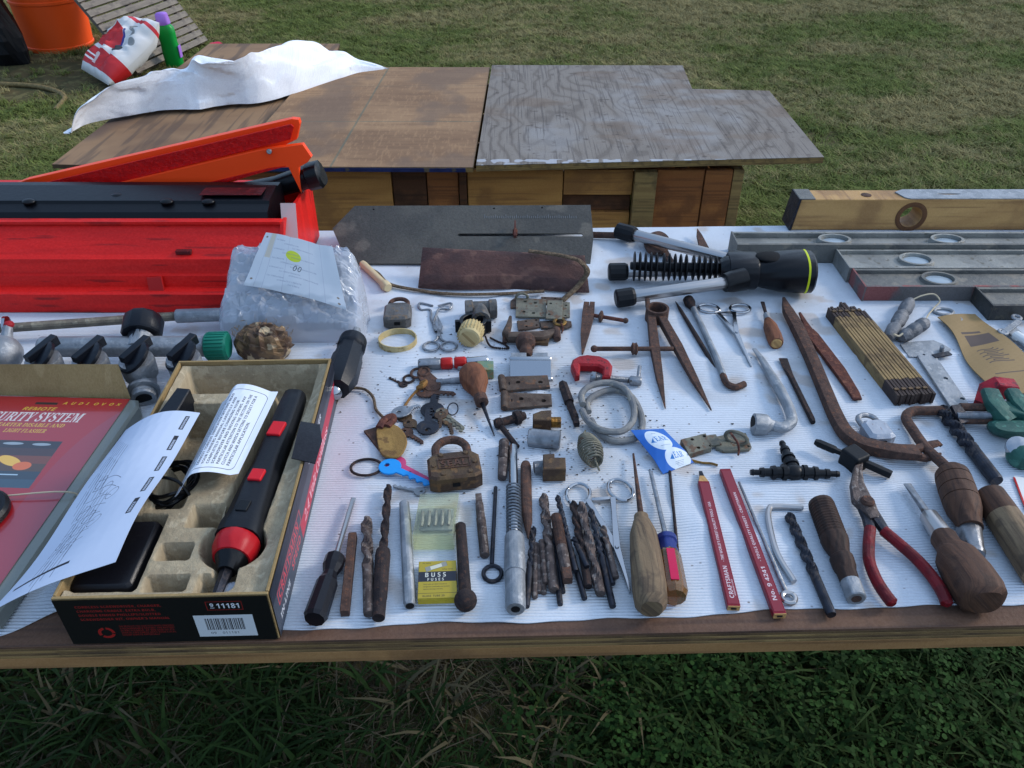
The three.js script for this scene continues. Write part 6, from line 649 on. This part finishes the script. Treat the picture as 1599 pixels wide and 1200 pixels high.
  add('ball_joint', 'green ball joint with chrome cap in front of the vise', 'ball joint', [['socket', ball([.5641,.762,-.6745], .0165, 1, .9, 1, 20), M.green], ['cap', turned([.56,.768,-.6805], [.557,.776,-.6776], [[0, .013], [.6, .012], [1, .006]], 18), M.chrome], ['stem', rod([.5722,.758,-.6748], [.577,.756,-.657], .006), M.galv]]);
  const bl = spline([[.5176,.758,-.7615], [.4972,.758,-.7602], [.4768,.758,-.759], [.4656,.758,-.7479], [.4643,.758,-.724], [.4633,.762,-.6853], [.4681,.764,-.6616], [.4704,.766,-.6429]], 40);
  add('hand_brace', 'rusty bent drill brace with ringed brown wooden grip', 'brace', [['crank', sweep(bl.map((p) => [p, .0115]), { n: 12 }), M.rust], ['grip', turned([.4697,.768,-.6458], [.4531,.766,-.5606], [[0, .008], [.03, .013], [.1, .017], [.2, .0178], [.205, .0165], [.215, .0178], [.38, .0182], [.385, .017], [.395, .0182], [.56, .018], [.565, .0168], [.575, .018], [.7, .017], [.85, .0135], [.9, .0125], [1, .0118]], 24), M.woodBrown], ['ferrule', turned([.4535,.763,-.5635], [.4445,.761,-.5302], [[0, .011], [.05, .0118], [.85, .0098], [.88, .0106], [1, .0095]], 20), M.steel]]);
  const au = [.5136,.758,-.7665], av = [.5193,.758,-.6375]; add('auger_bit', 'black twisted auger bit parallel to the brace', 'drill bit', [['auger_bit', drill(au, av, .0084, { flute: .6, turns: 2.1, shank: .0074 }), M.dark]]);
  add('wooden_tool', 'plain dark brown wooden tool grip with paler sleeve at the brace ferrule', 'tool grip', [['grip', turned([.4938,.766,-.6115], [.4923,.766,-.5045], [[0, .011], [.04, .0155], [.33, .0165], [.34, .0158], [1, .017]], 22), M.woodBrown], ['sleeve', turned(mix([.4938,.766,-.6115], [.4923,.766,-.5045], .33), [.4923,.766,-.5022], [[0, .0166], [1, .0175]], 22), M.woodGrey]]);
  add('printed_card', 'corner of a white printed card past the wooden handle', 'card', [['printed_card', plate([[.5476,-.6532], [.5761,-.6451], [.5546,-.5804], [.534,-.5986]], T + .0008, .0008), M.white, [['border', bar([.5463,.752,-.6501], [.5336,.752,-.5985], .002, .0008), M.redP]]]]);
  const bar1 = [.306,.758,-.6517]; const barb = (A, B, s = 1) => turned(A, B, [[0, .0072 * s], [.18, .0072 * s], [.19, .0088 * s], [.28, .0088 * s], [.29, .0062 * s], [.42, .0062 * s], [.43, .0078 * s], [.52, .0072 * s], [.53, .0046 * s], [.68, .0046 * s], [.69, .0056 * s], [.78, .0052 * s], [.79, .0032 * s], [.92, .0032 * s], [.93, .0038 * s], [1, .003 * s]], 16, { crease: .4 });
  add('hose_splitter', 'black barbed three way hose connector', 'connector', [['barb', barb(bar1, [.2587,.758,-.6517]), M.blackP], ['barb', barb(bar1, [.3543,.758,-.6487]), M.blackP], ['barb', barb(bar1, [.3065,.758,-.7023]), M.blackP], ['hub', ball(bar1, .0095, 1.2, .9, 1, 16), M.blackP]]);
  const tw = [[.3423,.762,-.6986], [.3766,.762,-.6702], [.41,.758,-.6476]];
  add('tap_wrench', 'black bar wrench with chunky centre block at the pry bar bend', 'wrench', [['bar', sweep([[tw[0], .006, .006], [mix(tw[0], tw[1], .1), .009, .008], [mix(tw[0], tw[1], .5), .009, .008], [mix(tw[0], tw[1], .55), .006, .006], [tw[1], .006, .006], [mix(tw[1], tw[2], .4), .0085, .0085], [tw[2], .0085, .0085]], { n: 10, k: 3 }), M.blackSat], ['block', box(up(tw[1], -.001), .021, .022, .024, { ry: .5, r: .003, seg: 2 }), M.blackSat]]);
}
// ================================================================ front row
{
  const sA = [-.1662,.756,-.6142], sB = [-.1692,.76,-.5311], sC = [-.1746,.7625,-.4544], HS = (t) => mix(sB, sC, t);
  add('screwdriver', 'screwdriver with fluted black plastic handle', 'screwdriver', [['blade', sweep([[sA, .0055, .0015], [mix(sA, sB, .1), .0052, .0045], [sB, .0052, .0052]], { n: 10, k: 2.4 }), M.satin], ['handle', turned(HS(0), HS(1), [[0, .0072], [.04, .0098], [.18, .0098], [.3, .007], [.38, .0078], [.44, .0101], [.95, .0109], [1, .0092]], 10, { crease: .25 }), plain(0x14141a, .28)]]);
  add('square_bar', 'rusty square section steel bar', 'bar', [['square_bar', bar([-.1589,.7545,-.563], [-.151,.7545,-.4669], .0082, .0085), M.rust]]);
  add('drill_bit', 'thick short rusty drill bit beside the square bar', 'drill bit', [['drill_bit', drill([-.1485,.7568,-.5855], [-.1285,.7568,-.4644], .0058, { flute: .56, turns: 1.3, shank: .0052 }), M.rustSteel]]);
  const da = [-.132,.7575,-.6321], db = [-.1255,.7575,-.5399], dc = [-.119,.7585,-.4589]; add('taper_drill', 'long rusty drill bit with a heavy tapered shank', 'drill bit', [['twist', drill(da, db, .0044, { flute: .95, turns: 1.8, shank: .0042 }), M.rustDark], ['taper_shank', turned(mix(da, db, .97), dc, [[0, .0044], [.04, .0068], [.1, .0074], [.72, .0067], [.76, .0062], [1, .0057]], 18), M.rustDark]]);
  add('grey_tube', 'plain grey metal tube beside the fuse tin', 'tube', [['tube', turned([-.1125,.756,-.6085], [-.0928,.756,-.4742], [[0, .003], [.02, .0053], [.18, .0055], [.185, .0051], [.19, .0057], [.97, .0059], [1, .0048]], 18), M.galv, [['bore', rod([-.0928,.756,-.4745], [-.0927,.756,-.4739], .004), M.blackRub]]]]);
  const cl = [[-.0946,-.6054], [-.0545,-.6073], [-.0569,-.5466], [-.0967,-.5466]], cb = [[-.0987,-.6213], [-.0567,-.6223], [-.0583,-.5458], [-.1,-.5475]], bits = []; for (let i = 0; i < 5; i++) { const q = mix([-.0915,.758,-.5916], [-.0647,.758,-.5934], i / 4); bits.push(['bit', sweep([[up(q, .0), .004, .004], [[q[0] + .0005, q[1], q[2] + .015], .005, .005], [[q[0] + .0005, q[1], q[2] + .02], .003, .003]], { n: 6 }), M.steel]); }
  const hollow = (p, y, h, w) => { const cx = p.reduce((s, q) => s + q[0], 0) / 4, cz = p.reduce((s, q) => s + q[1], 0) / 4, ins = p.map((q) => [cx + (q[0] - cx) * (1 - w), cz + (q[1] - cz) * (1 - w)]), s = new THREE.Shape(p.map((q) => new THREE.Vector2(q[0], -q[1]))); s.holes.push(new THREE.Path(ins.map((q) => new THREE.Vector2(q[0], -q[1])))); return boxUV(new THREE.ExtrudeGeometry(s, { depth: h, bevelEnabled: false }).rotateX(-PI / 2).translate(0, y, 0)); };
  add('bit_case', 'yellowed clear plastic case with small bits inside', 'case', [['lid', plate(cl, T + .0195, .0015, { bevel: .0004 }), M.clear], ['wall', hollow(cl, T + .0022, .0172, .05), M.clear], ['floor', plate(cl, T + .0008, .0012, { bevel: 0 }), M.clear], ...bits, ['tray_insert', box([-.0769,.753,-.5856], .034, .003, .03, { r: .001 }), surf([150, 156, 160], [130, 136, 142], [170, 172, 170], { rough: .5 })]]);
  const tin = canvasMat(512, 560, (g, w, h) => { g.fillStyle = '#a8922a'; g.fillRect(0, 0, w, h); g.fillStyle = '#22242e'; g.fillRect(0, 165, w, 150); g.fillStyle = '#c8c4b4'; g.font = 'bold 92px sans-serif'; g.fillText('B U S S', 84, 246, 350); g.font = 'bold 58px sans-serif'; g.fillText('F U S E S', 120, 304, 270); g.fillStyle = '#4a4224'; g.font = 'bold 22px sans-serif'; ['They open on short circuits or', 'dangerous overloads and protect', 'against damage and loss'].forEach((t, i) => g.fillText(t, 70, 362 + i * 36, 380)); g.font = 'bold 40px sans-serif'; g.fillText('GLASS  TUBE 20', 60, 540, 400); g.fillStyle = '#3a341e'; g.fillRect(0, 484, w, 6); g.font = 'italic bold 24px sans-serif'; g.fillText('For Safety', 50, 40); g.fillText('Safety Valves', 320, 140, 150); g.strokeStyle = '#4c4636'; g.lineWidth = 5; g.fillStyle = '#cdc8b0'; g.save(); g.translate(240, 88); g.rotate(-.3); g.fillRect(-150, -30, 300, 60); g.strokeRect(-150, -30, 300, 60); g.fillStyle = '#8c8a80'; g.fillRect(-150, -36, 70, 72); g.fillRect(80, -36, 70, 72); g.restore(); g.fillStyle = '#6a3c22'; for (let i = 0; i < 60; i++) g.fillRect((i * 197) % w < 256 ? (i * 13) % 18 : w - (i * 11) % 18, (i * 97) % h, 4, 7); }, .35, { metalness: .2 });
  const t4 = [[-.0889,-.5231], [-.0536,-.5246], [-.0499,-.4804], [-.086,-.4789]], tinB = plate(t4, T + .001, .0092, { bevel: .0015 }), tinT = plate(t4.map((p) => p), T + .0098, .0008, { bevel: .0003 }); const tu = vec([t4[1][0] - t4[0][0], 0, t4[1][1] - t4[0][1]]), tv = vec([t4[3][0] - t4[0][0], 0, t4[3][1] - t4[0][1]]);
  quadUV(tinT, (x, y, z) => { const dx = x - t4[0][0], dz = z - t4[0][1], det = tu.x * tv.z - tu.z * tv.x; return [clamp((dx * tv.z - dz * tv.x) / det), 1 - clamp((tu.x * dz - tu.z * dx) / det)]; });
  add('fuse_tin', 'small yellow and black printed fuse tin', 'tin', [['body', tinB, M.tin], ['printed_lid', tinT, tin]]);
  const ba = [-.0518,.759,-.5726], bb = [-.0421,.7615,-.4763]; add('ball_rod', 'dark rusty rod with a ball at its end', 'rod', [['shaft', rod(ba, bb, .0054, .006, 16), M.rustDark], ['ball', ball(bb, .0105, 1, 1, 1, 22), M.rustDark]]);
  const ta = [-.0354,.7555,-.6186], tb = [-.0264,.7555,-.5351]; add('tap_bit', 'rusty threaded tap with square end beside the eye pin', 'tap', [['square', bar(ta, mix(ta, tb, .16), .0065, .0065), M.rustSteel], ['shank', rod(mix(ta, tb, .14), mix(ta, tb, .42), .0042, .0045), M.rustSteel], ['thread', thread(mix(ta, tb, .4), tb, .005, .0016), M.rustSteel]]);
  add('eye_pin', 'dark iron pin with a bent eye', 'eye pin', [['shaft', rod([-.0175,.753,-.6339], [-.0194,.753,-.526], .0021), M.dark], ['eye', wire(loop([-.0186,.753,-.5149], .0086, .0095), .0021, { close: true, m: 36 }), M.dark]]);
  const pa = [.0011,.7575,-.6961], pc = [.0032,.761,-.4667], p = (t) => mix(pa, pc, t);
  add('spring_plunger', 'chrome rod with a coil spring and knurled steel body', 'plunger', [['rod', turned(p(0), p(.36), [[0, .0038], [.02, .005], [1, .005]], 16), M.chrome], ['coil', spring(p(.3), p(.62), .0074, .0011, 16), M.steel], ['core', rod(p(.3), p(.62), .0046), M.chrome], ['sleeve', turned(p(.6), p(.82), [[0, .0075], [.08, .0098], [.95, .0104], [1, .0098]], 22), M.galv], ['tail', turned(p(.815), p(1), [[0, .0086], [.05, .0096], [.95, .0094], [1, .0082]], 22), M.galv, [['socket', rod(p(.9985), p(1.002), .0042), M.blackRub]]]]);
  add('centre_punch', 'thick rusty punch pointing at the drill bits', 'punch', [['centre_punch', sweep([[[.0152,.756,-.6686], .009], [[.0151,.756,-.6633], .0118], [[.0149,.756,-.6029], .0122], [[.0159,.756,-.58], .0095], [[.0162,.754,-.5583], .0015]], { n: 16 }), M.rust]]);
  const D = (a, b, r, m, l, o) => add('drill_bit', l, 'drill bit', [['drill_bit', drill(a, b, r, o), m]], { group: 'drill bits heaped beside the spring plunger' });
  D([.0217,.754,-.5748], [.0131,.754,-.4751], .0034, M.dark, 'dark slender bit leaning on the spring plunger', { flute: .55, turns: 2 });
  D([.0327,.7565,-.6195], [.0388,.7565,-.4921], .0052, M.rustSteel, 'rusty thick twist bit, fattest of the heap', { flute: .6, turns: 1.6 });
  D([.0472,.76,-.6139], [.06,.76,-.5112], .0032, M.dark, 'dark corkscrew bit crossing over the heap', { flute: .62, turns: 3 });
  D([.0632,.756,-.6095], [.0712,.756,-.4963], .0042, M.rustDark, 'brown twist bit in the middle of the heap', { flute: .65, turns: 2 });
  D([.0708,.758,-.6055], [.0816,.757,-.4872], .0051, M.rustSteel, 'long rusty bit with a wide fluted middle', { flute: .9, turns: 1.3 });
  D([.0806,.759,-.5952], [.0915,.756,-.4735], .0035, M.dark, 'blued bit with bright flutes and long black shank', { flute: .55, turns: 2.2 });
  D([.0402,.754,-.5687], [.0441,.754,-.4773], .0029, M.dark, 'black shanked bit poking out below the heap', { flute: .5, turns: 2 });
  D([.0601,.762,-.5525], [.0711,.762,-.515], .0029, M.dark, 'short black bit lying across the heap', { flute: .3, turns: 1 });
  D([.0552,.754,-.56], [.0668,.754,-.4838], .0029, M.dark, 'black bit with clean round shank between rusty ones', { flute: .4, turns: 1.4 });
  D([.0882,.755,-.559], [.0943,.755,-.5001], .0029, M.dark, 'short dark bit on the forceps side of the heap', { flute: .5, turns: 1.5 });
  D([.0909,.759,-.5709], [.0976,.758,-.5052], .0033, M.rustSteel, 'straight speckled bit resting against the forceps', { flute: .35, turns: 1 });
  D([.0397,.754,-.5722], [.0473,.753,-.492], .0028, M.dark, 'thin black bit under the broken tap', { flute: .5, turns: 2 });
  const bt = [.0444,.762,-.5822], be = [.052,.762,-.498]; add('tap_bit', 'rusty tap with square end lying over the drill bits', 'tap', [['thread', thread(bt, mix(bt, be, .5), .0056, .0018), M.rust], ['shank', rod(mix(bt, be, .48), mix(bt, be, .85), .0053), M.rustSteel], ['square', bar(mix(bt, be, .83), be, .0086, .0086), M.rust]]);
  for (const [a, b, r, l] of [[[.0237,.753,-.5524], [.021,.753,-.4861], .0032, 'small pitted tap next to the slender bit'], [[.0269,.753,-.5507], [.0253,.753,-.492], .003, 'small tap with a bright streak'], [[.0294,.756,-.5538], [.0314,.756,-.5001], .0032, 'small rusty tap against the thick bit'], [[.0299,.753,-.5276], [.0294,.753,-.4905], .0032, 'stubby brown tap under the thick bit']]) add('tap_bit', l, 'tap', [['thread', thread(a, mix(a, b, .55), r * 1.05, .0012), M.rustSteel], ['shank', rod(mix(a, b, .53), b, r, r * .9), M.rustSteel]], { group: 'taps heaped with the drill bits' });
  const wa = [.1356,.757,-.6835], wb = [.1306,.762,-.5822], wc = [.1242,.767,-.4619], WH = (t) => mix(wb, wc, t);
  add('long_awl', 'awl with thick grey weathered wooden handle', 'awl', [['spike', rod(wa, wb, .0012, .0032, 10), M.rust], ['handle', sweep([[WH(0), .012, .012], [WH(.015), .0145, .0145], [WH(.06), .0145, .0145], [WH(.08), .017, .017], [WH(.22), .026, .025], [WH(.5), .03, .029], [WH(.8), .0315, .031], [WH(.94), .029, .029], [WH(1), .019, .02]], { n: 20, k: 2.7, dir: vec(wc).sub(vec(wb)) }), M.woodGrey]]);
  const ca = [.1512,.756,-.656], cb2 = [.1521,.759,-.5553], cc = [.1482,.7615,-.4792], CH = (t) => mix(cb2, cc, t);
  add('clear_handle_screwdriver', 'screwdriver with amber clear handle and blue collar', 'screwdriver', [['blade', sweep([[ca, .0045, .0012], [mix(ca, cb2, .12), .0045, .0035], [cb2, .005, .005]], { n: 10, k: 2.4 }), M.steel], ['blue_collar', turned(CH(0), CH(.3), [[0, .0085], [.06, .0105], [.3, .0105], [.36, .009], [.6, .0088], [1, .0105]], 20), plain(0x1c2c6c, .3)], ['grip', turned(CH(.28), CH(1), [[0, .0102], [.08, .0118], [.9, .0128], [1, .0105]], 10, { crease: .3 }), M.amber], ['red_strip', bar(up(CH(.34), .0118), up(CH(.86), .0128), .0078, .0012), plain(0xc01c48, .3)]]);
  add('thin_rod', 'very thin rusty wire rod beside the clear handled screwdriver', 'rod', [['thin_rod', rod([.1731,.7525,-.6599], [.1619,.7525,-.5378], .0016), M.rustDark]]);
  // carpenter pencils
  const pt = (txt, sub) => canvasMat(1024, 96, (g, w, h) => { g.fillStyle = '#7c1424'; g.fillRect(0, 0, w, h); g.fillStyle = '#c8b8b8'; g.font = 'bold 56px sans-serif'; g.fillText(txt[0], 40, 68, 250); g.font = 'bold 40px sans-serif'; g.fillText(txt[1], 320, 62, 520); g.font = 'bold 18px sans-serif'; g.fillText(sub, 60, 90, 180); }, .3);
  const pencil = (tip, end, label, mat, cone) => { const L = local(tip, end), w = .0118, h = .0062, dirv = vec(end).sub(vec(tip)), q = (t, dy = 0) => up(mix(tip, end, t), dy); const s0 = cone ? .1 : .0; const face = new THREE.BufferGeometry(), e = (s, t) => { const p = L.at(s, t); return [p[0], tip[1] + h / 2 + .0003, p[1]]; }, a = e(L.l * (s0 + .015), -w * .4), b = e(L.l * (s0 + .015), w * .4), c = e(L.l * .985, w * .4), d = e(L.l * .985, -w * .4); face.setAttribute('position', new THREE.Float32BufferAttribute([...a, ...b, ...c, ...a, ...c, ...d], 3)); face.setAttribute('uv', new THREE.Float32BufferAttribute([1, 0, 1, 1, 0, 1, 1, 0, 0, 1, 0, 0], 2)); face.computeVertexNormals();
    add('carpenter_pencil', label, 'pencil', [['barrel', sweep([[q(s0), w, h], [q(.996), w, h]], { k: 8, dir: dirv }), plain(0x7a1424, .3), [['lettered_face', face, mat], ['end_grain', sweep([[q(.9955), w * .97, h * .97], [q(1), w * .95, h * .95]], { k: 8, dir: dirv }), M.woodTan], ['lead_end', sweep([[q(.999), w * .42, h * .36], [q(1.0015), w * .42, h * .36]], { k: 8, dir: dirv }), M.dark]]], ...(cone ? [['sharpened_wood', sweep([[q(.045), w * .45, h * .55], [q(s0 + .001), w * .96, h * .96]], { k: 5, dir: dirv }), M.woodTan], ['lead', sweep([[q(0), w * .3, h * .35], [q(.047), w * .43, h * .5]], { k: 5, dir: dirv }), M.dark]] : [])], { group: 'red carpenter pencils' }); };
  pencil([.2063,.7536,-.6576], [.2017,.7536,-.4733], 'sharpened red carpenter pencil with white lettering', pt(['CRAFTSMAN', '- THE WORLD\'S FINEST QUALITY TOOLS - USA'], 'MEDIUM LEAD'), true);
  pencil([.2331,.7536,-.6587], [.2413,.7536,-.4648], 'unsharpened red carpenter pencil overhanging the cloth edge', pt(['  No. 9 4241', '- TOOLS QUALITY FINEST - CRAFTSMAN'], ''), false);
  add('eye_pin', 'long thin silver pin with a closed eye beside the pencils', 'eye pin', [['shaft', rod([.2449,.7528,-.6421], [.2548,.7528,-.4922], .0013, .0023), M.steel], ['eye', wire(loop([.2554,.753,-.4861], .0062, .0062), .0023, { close: true, m: 36 }), M.satin]]);
  add('hex_key', 'bright bent hex key with short crossbar leg', 'hex key', [['hex_key', sweep(spline([[.3023,.7535,-.6026], [.2769,.7535,-.6045], [.2693,.7535,-.6035], [.2647,.7535,-.5961], [.2599,.7535,-.5674], [.2589,.7535,-.5369], [.2653,.7535,-.5045]], 40).map((p) => [p, .0062]), { n: 8 }), M.satin]]);
  add('drill_bit', 'long black masonry bit overhanging the cloth edge', 'drill bit', [['drill_bit', drill([.2839,.7552,-.5926], [.2877,.7552,-.4649], .0054, { flute: .62, turns: 2.3, shank: .0046 }), M.dark]]);
  const ha = [.318,.7625,-.6019], hb = [.3143,.759,-.4798], hp = [[0, .009], [.02, .0125]]; for (let i = 0; i < 12; i++) hp.push([.06 + i * .032, .0132], [.072 + i * .032, .0123]); hp.push([.46, .0135], [.52, .0128], [.62, .0098], [.66, .0095], [.68, .0112], [.78, .0108], [.83, .0092]);
  add('turned_tool', 'dark turned wooden tool handle with ringed grip and metal ferrule', 'handle', [['grip', turned(ha, mix(ha, hb, .9), hp.map(([t, r]) => [t, r]).concat([[1, .0085]]), 22), M.woodDark], ['ferrule', turned(mix(ha, hb, .84), hb, [[0, .0088], [.06, .0092], [.95, .009], [1, .008]], 20), M.galv, [['bore', rod(mix(ha, hb, .9995), mix(ha, hb, 1.003), .0048), M.rust]]]]);
  // slip joint pliers
  const pv = [.3632,.761,-.5959]; add('pliers', 'bent nose pliers with dark red dipped handles', 'pliers', [['jaw', sweep([[[.3858,.762,-.6724], .004, .006], [[.3719,.762,-.6504], .006, .008], [[.3612,.762,-.6253], .009, .01], [[.358,.762,-.6042], .014, .011], [pv, .018, .009]], { n: 12, k: 3 }), M.rustSteel], ['jaw', sweep([[[.3851,.762,-.6702], .003, .006], [[.3753,.762,-.6484], .005, .008], [[.3683,.762,-.6283], .008, .01], [[.3656,.763,-.6079], .012, .011], [up(pv, .004), .018, .008], [[.3652,.762,-.5768], .013, .009]], { n: 12, k: 3 }), M.rustSteel], ['pivot', turned(up(pv, .004), up(pv, .0115), [[0, .007], [.7, .007], [1, .005]], 16), M.rust], ['tang', sweep([[up(pv, -.001), .017, .008], [[.36,.76,-.5788], .012, .008], [[.3562,.76,-.5629], .010, .008]], { n: 12, k: 3 }), M.dark], ['tang', sweep([[up(pv, .003), .016, .008], [[.3678,.762,-.5768], .012, .008], [[.3702,.761,-.562], .010, .008]], { n: 12, k: 3 }), M.dark], ['grip', sweep(spline([[.3575,.76,-.5664], [.3494,.759,-.5468], [.3419,.759,-.5239], [.3406,.759,-.5006], [.3428,.759,-.4841], [.3463,.758,-.4741]], 24).map((p, i) => [p, i === 24 ? .006 : .0112, i === 24 ? .006 : .0112]), { n: 14 }), M.redGrip], ['grip', sweep(spline([[.3693,.761,-.5628], [.3789,.76,-.5459], [.389,.759,-.5255], [.3945,.759,-.5036], [.3956,.759,-.4841], [.3948,.758,-.4733]], 24).map((p, i) => [p, i === 24 ? .006 : .0112, i === 24 ? .006 : .0112]), { n: 14 }), M.redGrip]]);
  const ga = [.4203,.76,-.6314], gb = [.4223,.764,-.5523], gc = [.4222,.77,-.4666], G = (t) => mix(gb, gc, t);
  add('screwdriver', 'stout screwdriver with bulbous flat sided wooden handle', 'screwdriver', [['blade', sweep([[ga, .0085, .0018], [mix(ga, gb, .2), .008, .004], [mix(ga, gb, .45), .0068, .0068], [mix(ga, gb, .8), .007, .007]], { k: 3, n: 12 }), M.steel], ['bolster', turned(mix(ga, gb, .6), mix(ga, gb, 1.02), [[0, .0068], [.08, .009], [.9, .0102], [1, .01]], 18), M.satin], ['handle', sweep([[G(-.02), .02, .02], [G(.02), .023, .022], [G(.14), .022, .022], [G(.2), .024, .024], [G(.32), .036, .033], [G(.6), .042, .037], [G(.85), .043, .037], [G(.95), .04, .034], [G(1), .028, .026]], { n: 22, k: 2.9, dir: vec(gc).sub(vec(gb)) }), M.woodBrown]]);
}
{ // grit that has fallen off the rusty tools
  const g = []; for (let i = 0; i < 260; i++) { const a = rnd() < .7, x = (a ? .06 : -.08) + (rnd() + rnd() + rnd() - 1.5) * .16, z = (a ? -.72 : -.86) + (rnd() + rnd() + rnd() - 1.5) * .12, s = rr(.0005, .0016); g.push(new THREE.TetrahedronGeometry(s).rotateX(rr(0, 3)).rotateY(rr(0, 3)).scale(rr(.7, 2), .6, 1).translate(x, T + .001, z)); }
  add('rust_grit', 'rust flakes and grit scattered on the white cloth', 'grit', [['rust_grit', join(g), M.rustDark]], { kind: 'stuff' });
}

renderer.render(scene, camera);
